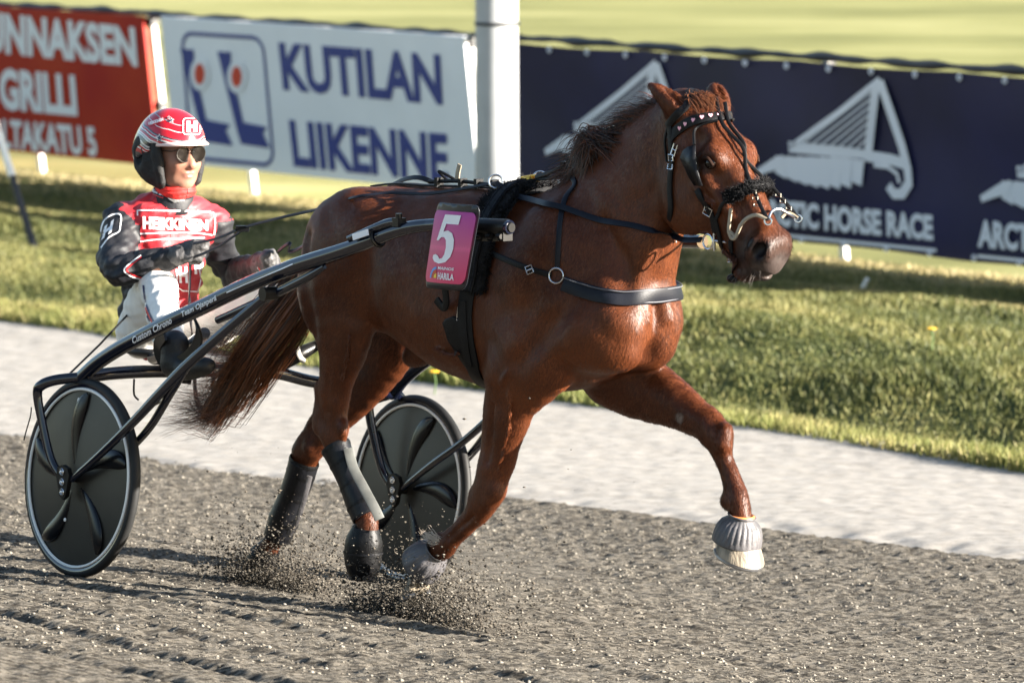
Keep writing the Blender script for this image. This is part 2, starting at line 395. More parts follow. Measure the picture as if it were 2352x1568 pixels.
def ground_mat(name, cols, scale, bump, bscale, rough=.9, stretch=None, contrast=(.35, .65), speck=None):
    m = bpy.data.materials.new(name); m.use_nodes = True; nt = m.node_tree; N = nt.nodes; Lk = nt.links; b = N['Principled BSDF']
    tc = N.new('ShaderNodeTexCoord'); src = tc.outputs['Object']
    if stretch:
        mp = N.new('ShaderNodeMapping'); mp.inputs['Rotation'].default_value = (0, 0, S.A); mp.inputs['Scale'].default_value = stretch; Lk.new(src, mp.inputs[0]); src = mp.outputs[0]
    t = N.new('ShaderNodeTexNoise'); t.inputs['Scale'].default_value = scale; t.inputs['Detail'].default_value = 8; t.inputs['Roughness'].default_value = .65; Lk.new(src, t.inputs['Vector'])
    r = N.new('ShaderNodeValToRGB'); e = r.color_ramp.elements
    for k, c in enumerate(cols):
        q = e[k] if k < 2 else e.new(.5)
        q.color = (*c, 1)
    for k in range(len(cols)): e[k].position = contrast[0]+(contrast[1]-contrast[0])*k/(len(cols)-1)
    for k, c in enumerate(cols): e[k].color = (*c, 1)
    Lk.new(t.outputs[0], r.inputs[0]); out = r.outputs[0]
    if speck:
        v = N.new('ShaderNodeTexNoise'); v.inputs['Scale'].default_value = speck[0]; v.inputs['Detail'].default_value = 3; Lk.new(src, v.inputs['Vector'])
        rr = N.new('ShaderNodeValToRGB'); rr.color_ramp.elements[0].position = speck[1]; rr.color_ramp.elements[1].position = speck[1]+.08; Lk.new(v.outputs[0], rr.inputs[0])
        mx = N.new('ShaderNodeMix'); mx.data_type = 'RGBA'; Lk.new(rr.outputs[0], mx.inputs[0]); Lk.new(out, mx.inputs[6]); mx.inputs[7].default_value = (*speck[2], 1); out = mx.outputs[2]
    Lk.new(out, b.inputs['Base Color']); b.inputs['Roughness'].default_value = rough; b.inputs['Specular IOR Level'].default_value = .2
    t2 = N.new('ShaderNodeTexNoise'); t2.inputs['Scale'].default_value = bscale; t2.inputs['Detail'].default_value = 6; t2.inputs['Roughness'].default_value = .7; Lk.new(src, t2.inputs['Vector'])
    bp = N.new('ShaderNodeBump'); bp.inputs['Strength'].default_value = bump; bp.inputs['Distance'].default_value = .03; Lk.new(t2.outputs[0], bp.inputs['Height']); Lk.new(bp.outputs[0], b.inputs['Normal'])
    return m
M_track = ground_mat('track_sand', [(.040, .034, .026), (.122, .106, .084), (.205, .182, .148)], 42, .8, 120, stretch=(.42, 1, 1), contrast=(.41, .58), speck=(60, .58, (.034, .030, .025)))
M_strip = ground_mat('packed_gravel', [(.235, .216, .19), (.29, .27, .242), (.335, .314, .285)], 16, .15, 60, stretch=(.5, 1, 1), speck=(34, .62, (.20, .183, .16)))
M_soil = ground_mat('grass_soil', [(.035, .05, .012), (.075, .085, .025), (.12, .115, .045)], 3, .5, 30)
M_field = ground_mat('infield_turf', [(.15, .153, .05), (.22, .217, .078), (.30, .288, .12)], .5, .3, 20, stretch=(.35, 1, 1), contrast=(.38, .62))

# dark harrowed sand: fine relief where the picture shows it, coarse outside
def track_h(X, P):
    Q = np.stack([X.ravel(), P.ravel()], 1); z = np.zeros(len(Q))
    r = np.random.default_rng(3); n = X.size
    for sc, a, s in ((26, .0014, 1), (62, .0028, 2), (140, .0036, 3), (6, .003, 4), (1.8, .012, 5)):
        QQ = Q*np.array([.55, 1.0]); z += a*wave_noise(QQ, sc, 12, s)
    # crumbs: sparse positive bumps
    w = wave_noise(Q*np.array([.6, 1]), 42, 16, 9); z += .006*np.clip(w-1.0, 0, 2)
    w = wave_noise(Q*np.array([.6, 1]), 20, 16, 19); z -= .006*np.clip(w-1.2, 0, 2)
    # shallow grooves with a raised edge run with the track
    for (c, ww, dd, tl) in ((-1.02, .03, .011, .02), (-1.86, .035, .018, -.025), (-1.55, .025, .008, .03), (-2.35, .03, .012, .01), (-.42, .03, .009, .0), (.55, .03, .008, .01)):
        d = P-(c+tl*X+.02*np.sin(X*1.3+c)); z += (-dd*np.exp(-(d/ww)**2)+.6*dd*np.exp(-((d-ww*2)/ww)**2)).ravel()
    ed = np.clip(np.minimum(np.minimum(P+3.7, X+6.9), 3.99-X)/.5, 0, 1); return gz(P)+z.reshape(X.shape)*ed-.032*(1-ed)
xs_f = np.arange(-6.9, 4.0, .015)
near = C_(-3.7)
sheet('race_track', xs_f, lerp_rows(near, lambda x: f1(x)+.06, int((f1(0)+3.7)/.0142)), track_h, M_track)
flat_h = lambda X, P: gz(P)-.03
xs_c = np.concatenate([[-400, -150, -60], np.arange(-30, 14, .5), [25, 60, 150, 400]])
sheet('track_base', xs_c, lerp_rows(C_(-60), lambda x: f2(x)+.3, 40), flat_h, M_track)
def strip_h(X, P):
    Q = np.stack([X.ravel(), P.ravel()], 1); z = .0014*wave_noise(Q*np.array([.5, 1]), 30, 12, 31)+.0012*wave_noise(Q*np.array([.5, 1]), 70, 12, 32)+.01*wave_noise(Q, 2, 8, 33)
    e = 1/(1+np.exp(-((P-f1(X)).ravel()-.03+.10*wave_noise(Q*np.array([.5, 1]), 5, 10, 34)+.05*wave_noise(Q, 22, 10, 35))/.07))
    return gz(P)+z.reshape(X.shape)+(-.02+.032*e).reshape(X.shape)
xs_s = np.concatenate([np.arange(-45, -12, .25), np.arange(-12, 2.5, .03), np.arange(2.5, 14, .25)])
sheet('packed_strip', xs_s, lerp_rows(lambda x: f1(x)-.25, lambda x: f2(x)+.15, 150), strip_h, M_strip)

# grass bank between the strip and the boards, with swells and a low ridge added to make shade bands
FZ0 = None
PF = 11.9       # lateral distance of the board line
def grass_h(X, P):
    d = P-f2(X); Q = np.stack([X.ravel(), P.ravel()], 1)
    roll = .085*wave_noise(Q*np.array([.35, 1.0]), 1.3, 10, 41)+.02*wave_noise(Q*np.array([.6, 1.0]), 4.5, 10, 42)+.008*wave_noise(Q, 14, 10, 43)
    ss = lambda t: np.clip(t, 0, 1)**2*(3-2*np.clip(t, 0, 1)); rg = .15*ss((d-.25)/1.5)*(1-ss((d-1.9)/2.6))*(.85+.3*np.sin(X*.9+1))
    k = np.clip(d/.5, 0, 1); return gz(P)+rg+.05*k+roll.reshape(X.shape)*np.clip(d/.8, 0, 1)*np.clip((PF-.9-P)/1.4, 0, 1)
xs_g = np.concatenate([np.arange(-60, -24, .3), np.arange(-24, 3, .07), np.arange(3, 16, .3)])
sheet('grass_bank', xs_g, lerp_rows(lambda x: f2(x), C_(PF+3), 150), grass_h, M_soil)
sheet('infield', np.concatenate([[-800, -400, -200, -90], np.arange(-60, 24, 2), [40, 90, 200, 400]]), lerp_rows(C_(PF+.9), C_(PF+500), 60, 2.5), lambda X, P: gz(P)+.06+0*X, M_field)
sheet('field_edge', xs_c, lerp_rows(lambda x: f2(x)+.3, C_(PF+2.5), 12), lambda X, P: gz(P)-.35+0*X, M_soil)

# grass blades (stuff)
def project(W):
    q = W-CAM; return CX+FPX*q[:, 0]/(q @ _f), CY-FPX*(q @ _u)/(q @ _f)
def blades(name, n, drange, hgt, pal, seed, label, fence=False):
    r = np.random.default_rng(seed); X = r.uniform(-27, 4, n); t = r.random(n)
    P = f2(X)+drange[0]+t*(drange[1]-drange[0]) if not fence else f2(X)+(drange[0]+t*(drange[1]-drange[0]))*(PF-.1-f2(X))
    Wp = S.O[None]+X[:, None]*S.h+P[:, None]*S.l; px, py = project(Wp); ok = (px > -500) & (px < 2900); X, P = X[ok], P[ok]; n = len(X)
    Z = grass_h(X[:, None], P[:, None])[:, 0]
    tone = wave_noise(np.stack([X*.45, P], 1), 2.2, 12, seed+1)*.5+wave_noise(np.stack([X*.8, P], 1), 7, 12, seed+2)*.35+r.normal(size=n)*.35
    hg = hgt*(.55+.9*r.random(n))*(1+.35*wave_noise(np.stack([X, P], 1), 3, 8, seed+3).clip(-1, 1.5)); hg = np.clip(hg, .015, .3)
    a = r.uniform(0, 6.28, n); w = .004+.004*r.random(n); lean = r.uniform(.1, .7, n)*hg; la = r.uniform(0, 6.28, n)
    B = S.O[None]+X[:, None]*S.h+P[:, None]*S.l; B[:, 2] = Z-.005
    sx = np.stack([np.cos(a)*w, np.sin(a)*w, 0*w], 1); ln = np.stack([np.cos(la)*lean, np.sin(la)*lean, hg], 1)
    mid = B+ln*np.array([.35, .35, .55]); V = np.stack([B-sx, B+sx, mid+sx*.7, mid-sx*.7, B+ln], 1).reshape(-1, 3)
    i = np.arange(n)[:, None]*5; F3 = np.concatenate([i+np.array([[0, 1, 2]]), i+np.array([[0, 2, 3]]), i+np.array([[3, 2, 4]])])
    t = np.clip(tone*.5+.5, 0, 1)[:, None]; p = np.array(pal); Ccol = np.where(t < .5, p[0]*(1-2*t)+p[1]*2*t, p[1]*(2-2*t)+p[2]*(2*t-1))
    me = np_mesh(name, V, F3); set_vcol(me, np.repeat(Ccol, 5, 0)); o = link_mesh(name, me, M_blade); tag(o, label, 'grass', kind='stuff'); return o
M_blade = vcol_mat('grass_blade', .6, .3, .35)
blades('grass', 420000, (0.0, .93), .036, [(.05, .064, .02), (.125, .132, .042), (.27, .245, .095)], 51, 'short rough green grass on the bank between track and boards', True)
blades('tall_grass', 42000, (-.06, .28), .075, [(.10, .13, .03), (.22, .22, .07), (.36, .30, .13)], 61, 'taller pale grass fringe along the edge of the packed strip')
blades('dry_grass', 110000, (.62, 1.03), .034, [(.20, .175, .07), (.36, .30, .14), (.48, .40, .22)], 71, 'dry straw coloured grass below the advertising boards', True)

# ================================================================== BOARDS ALONG THE INSIDE OF THE TRACK
LEAN = math.radians(7)
FB = S.O+S.l*PF; FB[2] = float(gz(PF))+.06
F_r = S.h; F_n = -S.l; F_up = np.array([0, 0, 1])*math.cos(LEAN)+F_n*math.sin(LEAN); F_out = np.cross(F_r, F_up); F_out = F_out if F_out @ F_n > 0 else -F_out
def B(px, py):
    """sight line -> (along, up) on the leaning board plane"""
    d = ray(px, py); t = ((FB-CAM) @ F_out)/(d @ F_out); P = CAM+d*t-FB; return np.array((P @ F_r, P @ F_up))
def BW(s, v, o=0): return FB+F_r*s+F_up*v+F_out*o
def board_root(name, s, label, cat, group=None):
    e = empty(name, None, BW(s, 0, 0), label, cat, group); return e
def board_panel(name, s0, s1, v0, v1, th, m, root, sag=0):
    mb = MB(); n = 24; vs = []; fs = []
    for i in range(n+1):
        for j in range(7):
            s = s0+(s1-s0)*i/n; v = v0+(v1-v0)*j/6
            w = sag*(math.sin(i*1.7+j*.6)*.5+math.sin(i*.63+j*1.1)); e = 0
            if sag and j == 6: v -= .012*abs(math.sin(i*math.pi/4))
            if sag and j == 0: v += .010*abs(math.sin(i*math.pi/4+.3))
            vs += [BW(s, v, w), BW(s, v, w-th)]
    I = lambda i, j, k: (i*7+j)*2+k
    for i in range(n):
        for j in range(6):
            fs += [(I(i,j,0), I(i+1,j,0), I(i+1,j+1,0), I(i,j+1,0)), (I(i,j,1), I(i,j+1,1), I(i+1,j+1,1), I(i+1,j,1))]
    for i in range(n): fs += [(I(i,0,0), I(i,0,1), I(i+1,0,1), I(i+1,0,0)), (I(i,6,0), I(i+1,6,0), I(i+1,6,1), I(i,6,1))]
    for j in range(6): fs += [(I(0,j,0), I(0,j+1,0), I(0,j+1,1), I(0,j,1)), (I(n,j,0), I(n,j,1), I(n,j+1,1), I(n,j+1,0))]
    mb.add(vs, fs); return mb.build(name, m, root)
def board_flat(name, V, Fs, m, root, o=.006):
    V, Fs = dense(np.array(V, float), Fs, .25); return flat_build(name, [BW(s, v, o) for s, v in V], Fs, m, root)
def Bp(P): return [B(*q) for q in P]
def board_text(s, q, m, root, bold=.03, shear=0, name='lettering', o=.006, space=1.0):
    V, Fs, a = text2d(s, bold, shear, space); return board_flat(name, quad_map(V, [B(*c) for c in q]), Fs, m, root, o)
M_red = mat('board_red', (.36, .009, .005), .5, spec=.25, var=.25, vscale=1.2, col2=(.46, .036, .005))
M_white = mat('board_white', (.84, .85, .87), .45, var=.04, vscale=2)
M_letw = mat('letter_white', (.82, .82, .82), .5)
M_blue = mat('letter_blue', (.025, .045, .23), .45)
M_reddot = mat('dot_red', (.62, .05, .02), .45)
M_navy = mat('banner_navy', (.011, .011, .048), .5, var=.5, vscale=.8, bump=.25, bscale=3, spec=.3)
M_logo = mat('logo_white', (.72, .74, .80), .5)
M_post = mat('post_white', (.80, .79, .74), .5, var=.12, vscale=9)
M_clamp = mat('clamp_black', (.02, .02, .022), .5)
M_pole = mat('pole_paint', (.36, .37, .38), .4, var=.12, vscale=4)
M_dark = mat('dark_metal', (.012, .012, .012), .45)

# red grill board
(sr1, vt), (_, vt0) = B(327, 37), B(0, 19); sr0 = B(-520, 0)[0]; vb = (B(0, 342)[1]+B(355, 384)[1])/2; vt = (vt+vt0)/2
r = board_root('advertising_board', sr1, 'red advertising board with white grill lettering at the far left', 'sign')
board_panel('panel', sr0, sr1, vb, vt, .03, M_red, r)
board_text('LUNNAKSEN', [(-62, 118), (318, 155), (310, 62), (-62, 22)], M_letw, r, .045)
board_text('GRILLI', [(2, 252), (180, 268), (172, 172), (-2, 155)], M_letw, r, .045)
board_text('VALTAKATU 5', [(-48, 336), (226, 360), (218, 292), (-48, 268)], M_letw, r, .04)
# white bus company board
TL, TR, BLc, BRc = B(366, 35), B(1069, 88), B(408, 383), B(1097, 436); s0 = (TL[0]+BLc[0])/2; s1 = (TR[0]+BRc[0])/2; v0 = (BLc[1]+BRc[1])/2; v1 = (TL[1]+TR[1])/2
r = board_root('advertising_board', (s0+s1)/2, 'white advertising board with blue lettering and framed double emblem, left of the white pole', 'sign')
board_panel('panel', s0, s1, v0, v1, .03, M_white, r)
board_text('KUTILAN', [(652, 208), (1018, 243), (1012, 125), (640, 97)], M_blue, r, .035)
board_text('LIIKENNE', [(676, 382), (1032, 420), (1028, 308), (664, 275)], M_blue, r, .035)
q = [B(418, 76), B(604, 88), B(630, 380), B(440, 362)]
fr = quad_map(np.array(rrect(0, 0, 1, 1, .12, 6)), [q[3], q[2], q[1], q[0]])
V, Fs = stroke2d(fr, .03, True); board_flat('emblem_frame', V, Fs, M_blue, r)
for dx, dy in ((0, 0), (85, 6)):
    P = [(415, 112), (446, 114), (447, 150), (441, 172), (452, 195), (462, 215), (475, 275), (530, 286), (520, 300), (536, 335), (470, 325), (462, 300)]
    P = [(x+dx, y+dy) for x, y in P]; V, Fs = poly2d(Bp(P)); board_flat('emblem', V, Fs, M_blue, r)
    V, Fs = poly2d(Bp(circ(461+dx, 170+dy, 22, 20, 38))); board_flat('emblem_ring', V, Fs, M_white, r, .009)
    V, Fs = poly2d(Bp(circ(461+dx, 170+dy, 12, 20, 24))); board_flat('emblem_dot', V, Fs, M_reddot, r, .012)
# dark blue race banner
s0 = B(1150, 90)[0]; s1 = B(3500, 300)[0]; v1 = (B(1194, 94)[1]+B(2352, 182)[1])/2; v0 = (B(1821, 558)[1]+B(2352, 611)[1])/2
r = board_root('race_banner', B(1900, 400)[0], 'long dark blue fabric banner with white bridge emblems behind the horse', 'banner')
board_panel('cloth', s0, s1, v0, v1, .012, M_navy, r, sag=.016)
D2 = lambda P: [(1071.9+x*.5443, y*.5443) for x, y in P]
base = B(2024, 180)
def logo(dpx, dpy):
    sh = B(2024+dpx, 180+dpy)-base
    def put(name, V, Fs, o=.02): board_flat(name, np.array(V)+sh, Fs, M_logo, r, o)
    V, Fs = poly2d(Bp(D2([(1752, 328), (1365, 618), (1372, 640), (1850, 692), (1895, 740), (1890, 790), (1862, 822), (1828, 830), (1795, 812), (1785, 785), (1750, 722), (1715, 690), (1745, 690), (1790, 700), (1818, 740), (1822, 770), (1836, 772), (1846, 755), (1840, 720), (1815, 660), (1385, 608)][:21])))
    put('emblem', *stroke2d(np.array(Bp(D2([(1752, 332), (1580, 470), (1370, 622)]))), .035))
    put('emblem', *stroke2d(np.array(Bp(D2([(1368, 618), (1600, 640), (1800, 672), (1858, 690)]))), .075))
    put('emblem', *stroke2d(np.array(Bp(D2([(1738, 350), (1722, 480), (1705, 640)]))), .075), o=.023)
    put('emblem', *stroke2d(np.array(Bp(D2([(1755, 340), (1800, 470), (1850, 620), (1872, 710), (1878, 770), (1850, 815), (1815, 815), (1792, 780)]))), .075), o=.026)
    put('emblem', *stroke2d(np.array(Bp(D2([(1838, 770), (1828, 730), (1790, 702), (1730, 694)]))), .03), o=.026)
    for k in range(7):
        t = k/6; a = np.array((1735-12*t, 372+190*t)); b = np.array((1430+225*t, 604+25*t)); put('emblem_cable', *stroke2d(np.array(Bp(D2([a, b]))), .013), o=.029)
    for k in range(8):
        t = k/7; x = 1330+330*t; P = [(x-20, 655+5*t), (x+28, 660+6*t), (x+26-10*t, 735+45*math.sin(t*2.4)+18), (x-18-14*t, 715+52*math.sin(t*2.4)+12)]; V, Fs = poly2d(Bp(D2(P))); put('emblem', V, Fs)
    V, Fs = poly2d(Bp(D2([(1230, 716), (1300, 668), (1345, 650), (1345, 705), (1290, 722), (1236, 742)]))); put('emblem', V, Fs, .023)
for dx, dy in ((0, 0), (-514, -39), (548, 50), (1130, 112)): logo(dx, dy)
def race_text(d):
    sh = np.array([B(2149+d, 500)[0]-B(2149, 500)[0], 0])
    q = [B(1738, 514), B(2149, 552), B(2147, 492), B(1738, 452)]
    V, Fs, a = text2d('ARCTIC HORSE RACE', .05); board_flat('lettering', quad_map(V, [c+sh for c in q]), Fs, M_logo, r, .02)
    V, Fs = stroke2d(np.array([B(1738, 533), B(2156, 574)])+sh, .022); board_flat('underline', V, Fs, M_logo, r, .02)
for d in (0, 552, -514, 1130): race_text(d)
for k in range(26):
    s = s0+.15+k*.42
    if s > s1-.1: break
    for v in (v1-.03, v0+.03):
        mb = MB(); mb.torus(BW(s, v, .022), F_out, .016, .007, 14, 6); mb.build('eyelet', M_logo, r)
# posts, clamps and rail behind the boards
def stake(px, label, group, h=None, v_low=-.12):
    s = B(px, 300)[0]; e = board_root('fence_post', s, label, 'post', group)
    mb = MB(); w, t = .055, .04; vs = [BW(s+i*w/2, v, -.06-k*t) for v in (v_low, (h or vt+.02)) for i in (-1, 1) for k in (0, 1)]
    mb.add(vs, [(0,1,3,2),(4,6,7,5),(0,4,5,1),(2,3,7,6),(0,2,6,4),(1,5,7,3)]); mb.build('shaft', M_post, e, smooth=False)
    for v in ((h or vt)-.05, .62):
        m2 = MB(); vs = [BW(s+i*(w/2+.012), v+j*.03, -.045-k*(t+.03)) for j in (-1, 1) for i in (-1, 1) for k in (0, 1)]
        m2.add(vs, [(0,1,3,2),(4,6,7,5),(0,4,5,1),(2,3,7,6),(0,2,6,4),(1,5,7,3)]); m2.build('clamp', M_clamp, e, smooth=False)
stake(357, 'white fence post with black clamps between the red and white boards', 'posts carrying the boards', v_low=.3)
stake(1083, 'white fence post with black clamps just left of the tall white pole', 'posts carrying the boards')
stake(66, 'white fence post foot under the red board', 'posts carrying the boards')
stake(548, 'white fence post foot under the white board, behind the helmet', 'posts carrying the boards')
stake(1893, 'white fence post foot under the blue banner, right of the horse muzzle', 'posts carrying the boards')
mb = MB(); mb.tube([BW(s_, v1+.020+.003*math.sin(s_*2.3)+.004*math.sin(s_*11), -.075) for s_ in np.arange(sr0-.5, s1+.5, .08)], [.026+.007*math.sin(s_*7.3)+.005*math.sin(s_*17.1) for s_ in np.arange(sr0-.5, s1+.5, .08)], 8)
tag(mb.build('top_rail', M_dark, None), 'thin dark rail running along the top of the boards', 'rail')
# tall pole in front of the boards
pw = CAM+ray(1142, 560)*35.6; pb = np.array([pw[0], pw[1], float(gz(S.loc(pw)[1]))])
e = empty('light_pole', None, pb, 'thick white metal pole standing before the boards behind the horse', 'pole')
mb = MB(); mb.tube([pb+np.array((-.02*z/8, 0, z)) for z in (-.2, .5, 2, 4, 6, 8)], [.15, .143, .14, .135, .13, .125], 40); mb.build('shaft', M_pole, e)
mb = MB(); mb.box(pb+np.array((.165, .02, 2.05)), .05, .09, .42); mb.box(pb+np.array((.15, .02, 2.1)), .08, .05, .05); mb.build('junction_box', M_pole, e, smooth=False)
mb = MB(); mb.torus(pb+np.array((0, 0, 1.62)), (0, 0, 1), .142, .012, 32, 6); mb.build('band', M_dark, e)
# leaning stake at the left, pale above and black below
def plane_pt(px, py, p): return S.W(S.L(px, py, p))
pq = float(terrain_hit(84, 570)[1])-.35; a, b, c = plane_pt(-22, 250, pq), plane_pt(28, 405, pq), plane_pt(84, 588, pq)
e = empty('leaning_stake', None, c, 'slanting thin pole at the left edge, white above and black below', 'pole')
mb = MB(); mb.tube([b, c], [.022, .03], 12); mb.build('lower_shaft', M_clamp, e); mb = MB(); mb.tube([a, b], [.022, .028], 12); mb.build('upper_shaft', M_post, e)
a, b = plane_pt(1992, 640, 10.6), plane_pt(1972, 682, 10.6)
mb = MB(); mb.tube([a, b], [.012, .016], 8); tag(mb.build('marker_stake', M_post, None), 'thin short pale stake leaning in the grass below the blue banner', 'stake')
# yellow flowers
M_yel = mat('flower_yellow', (.75, .42, .02), .6); M_stem = mat('flower_stem', (.06, .12, .02), .7)
for k, (px, py, lab) in enumerate(((997, 893, 'small yellow flower in the grass above the far wheel'), (2138, 880, 'small yellow flower alone in the shaded grass at right'))):
    x_, p_ = terrain_hit(px, py+18); q = S.O+S.h*x_+S.l*p_; q[2] = float(grass_h(np.array([[x_]]), np.array([[p_]]))[0, 0])
    e = empty('flower', None, q, lab, 'flower', 'yellow flowers in the grass')
    mb = MB(); mb.tube([q, q+np.array((.01, 0, .08)), q+np.array((0, 0, .13))], .004, 6); mb.build('stem', M_stem, e)
    mb = MB()
    for j in range(9):
        w = j*.7; mb.ell(q+np.array((math.cos(w)*.016, math.sin(w)*.016, .135)), (.012, .012, .005), n=8, m=4)
    mb.build('petals', M_yel, e)

# ================================================================== HORSE (x forward, y to its left, z up; metres)
hs = empty('horse', H, (1.5, 0, -.09), 'dark chestnut trotting horse in mid stride pulling the sulky', 'horse')
def bend(p, r, sy): return p, r, sy
G = SDF((.0, -.40, -.08), (3.05, .40, 2.02), .0075)
# trunk: station, back, belly, half width, height of greatest width
G.loft([(.76, 1.32, 1.12, .05, 1.22), (.80, 1.395, 1.02, .13, 1.22), (.87, 1.445, .98, .20, 1.22), (.98, 1.475, .96, .245, 1.22), (1.12, 1.487, .945, .262, 1.20),
        (1.25, 1.488, .90, .272, 1.15), (1.38, 1.492, .845, .285, 1.12), (1.52, 1.50, .812, .288, 1.10), (1.66, 1.497, .80, .268, 1.08), (1.80, 1.50, .80, .238, 1.08),
        (1.94, 1.505, .815, .215, 1.08), (2.06, 1.49, .85, .207, 1.08), (2.17, 1.42, .90, .195, 1.10), (2.26, 1.32, .96, .17, 1.12), (2.32, 1.25, 1.02, .115, 1.13), (2.345, 1.19, 1.08, .05, 1.13)], ne=2.25)
# hindquarters
for s_ in (-1, 1):
    G.ell((.985, s_*.135, 1.25), (.235, .145, .225), .06, rot=.25); G.ell((.90, s_*.155, 1.13), (.155, .118, .22), .035, rot=-.1)
    G.ell((1.14, s_*.19, 1.33), (.10, .07, .07), .08)                                   # point of hip
    G.ell((1.92, s_*.145, 1.24), (.13, .09, .26), .09, rot=-.45)                        # shoulder blade
    G.ell((2.09, s_*.137, 1.08), (.17, .104, .15), .04, rot=-.5)                         # point of shoulder
    G.ell((2.235, s_*.085, 1.08), (.115, .094, .13), .05)                              # breast muscles
    G.ell((2.21, s_*.085, .975), (.10, .075, .065), .06)
# near shoulder and upper arm
G.ell((1.90, -.175, .98), (.165, .09, .15), .035, rot=.4); G.ell((1.80, -.178, .90), (.10, .078, .12), .03)
G.ell((2.02, .16, .96), (.16, .08, .13), .07)
# neck
G.chain([(2.00, 0, 1.24), (2.14, 0, 1.38), (2.265, 0, 1.54), (2.37, 0, 1.66), (2.465, 0, 1.76)], [.29, .25, .195, .163, .125], [.58, .57, .53, .52, .56], .06)
G.chain([(1.98, 0, 1.475), (2.12, 0, 1.62), (2.27, 0, 1.725), (2.42, 0, 1.805)], [.035, .042, .042, .04], .75, .08)      # crest
G.chain([(2.38, -.055, 1.47), (2.325, -.075, 1.30), (2.29, -.07, 1.18)], [.03, .035, .03], 1, .05); G.chain([(2.38, .055, 1.47), (2.325, .075, 1.30), (2.29, .07, 1.18)], [.03, .035, .03], 1, .05)
# head
G.chain([(2.475, 0, 1.775), (2.535, 0, 1.69), (2.60, 0, 1.595), (2.675, 0, 1.50), (2.745, 0, 1.425), (2.80, 0, 1.365), (2.828, 0, 1.335)],
        [.098, .128, .138, .120, .103, .090, .072], [.88, .78, .69, .62, .60, .66, .74], .05)
G.chain([(2.59, 0, 1.79), (2.68, 0, 1.69), (2.765, 0, 1.575), (2.835, 0, 1.47), (2.88, 0, 1.405)], [.035, .035, .032, .030, .030], [1.8, 1.9, 1.4, 1.15, 1.15], .06)   # flat of the face
for s_ in (-1, 1):
    G.ell((2.525, s_*.06, 1.545), (.13, .042, .15), .03, rot=.5)                       # cheek
    G.ell((2.66, s_*.088, 1.685), (.055, .024, .036), .045, rot=-.5)                      # brow
    G.ell((2.685, s_*.118, 1.655), (.028, .02, .022), .012, 'sub', rot=-.5)
    G.chain([(2.645, s_*.098, 1.615), (2.71, s_*.084, 1.535), (2.755, s_*.068, 1.475)], [.013, .012, .008], 1, .04)   # facial crest
    G.ell((2.62, s_*.098, 1.725), (.03, .018, .028), .04, 'sub')                         # hollow above eye
    G.ell((2.865, s_*.05, 1.375), (.046, .030, .055), .045, rot=-.3)                    # nostril flare
    G.ell((2.878, s_*.084, 1.374), (.024, .040, .034), .012, 'sub', rot=-.5); G.ell((2.845, s_*.080, 1.375), (.012, .012, .045), .02, rot=-.5)
    
    # ears
G.ell((2.842, 0, 1.335), (.044, .052, .046), .04); G.ell((2.782, 0, 1.288), (.058, .044, .030), .012, rot=.25); G.ell((2.738, 0, 1.284), (.034, .034, .030), .02)
G.chain([(2.70, -.080, 1.372), (2.75, -.080, 1.345), (2.80, -.074, 1.316), (2.845, -.052, 1.292), (2.868, 0, 1.280), (2.845, .052, 1.292), (2.80, .074, 1.316), (2.75, .080, 1.345), (2.70, .080, 1.372)], .0105, 1, .008, 'sub')   # mouth line
G.chain([(2.715, -.070, 1.36), (2.765, -.068, 1.33)], .010, 1, .012)
ear_n = [HL(1566, 268, -.062), HL(1545, 240, -.078), HL(1518, 215, -.095), HL(1489, 192, -.11)]
ear_f = [HL(1652, 250, .062), HL(1648, 232, .072), HL(1642, 213, .08), HL(1636, 197, .085)]
G.chain(ear_n, [.042, .043, .030, .005], [.8, .8, .8, 1], .025); G.chain([q+np.array((.034, .004, .004)) for q in ear_n[1:]], [.022, .016, .003], .8, .01, 'sub')
G.chain(ear_f, [.040, .042, .032, .008], [.8, .9, .8, 1], .025); G.chain([q+np.array((.022, -.006, .004)) for q in ear_f[1:]], [.018, .014, .003], .9, .01, 'sub')
# legs: (picture x, y, lateral, radius fore-aft, lateral ratio)
def leg(rows, k=.032):
    P = [HL(r[0], r[1], r[2]) for r in rows]; G.chain(P, [r[3] for r in rows], [r[4] for r in rows], k); return P
RH = leg([(790, 640, -.165, .165, .62), (790, 730, -.185, .138, .6), (783, 810, -.175, .100, .62), (772, 880, -.165, .070, .68), (768, 945, -.155, .058, .66), (770, 1000, -.15, .056, .62), (782, 1050, -.148, .042, .7), (805, 1110, -.145, .033, .85), (838, 1180, -.14, .041, .85), (846, 1212, -.14, .034, .95), (838, 1250, -.14, .045, 1)])
LH = leg([(915, 700, .165, .15, .62), (890, 790, .18, .13, .6), (850, 860, .17, .105, .62), (795, 935, .16, .073, .66), (748, 985, .155, .060, .64), (716, 1030, .15, .054, .62), (700, 1070, .148, .042, .7), (675, 1130, .145, .033, .85), (640, 1215, .14, .041, .85), (622, 1247, .14, .034, .95), (606, 1278, .14, .042, 1)])
RF = leg([(1235, 820, -.15, .16, .5), (1180, 900, -.155, .115, .62), (1160, 965, -.155, .095, .62), (1148, 1030, -.15, .077, .68), (1132, 1090, -.15, .064, .74), (1118, 1135, -.148, .062, .76), (1098, 1172, -.145, .047, .78), (1060, 1215, -.14, .036, .85), (1022, 1252, -.135, .043, .85), (1000, 1272, -.132, .035, .95), (975, 1292, -.13, .042, 1)])
LF = leg([(1400, 850, .13, .13, .6), (1470, 888, .15, .118, .62), (1535, 917, .155, .094, .66), (1592, 955, .155, .070, .74), (1632, 978, .155, .060, .78), (1650, 1010, .155, .054, .8), (1664, 1055, .155, .037, .85), (1680, 1100, .155, .036, .85), (1694, 1148, .155, .044, .85), (1704, 1188, .155, .036, .95), (1703, 1225, .155, .045, 1)])
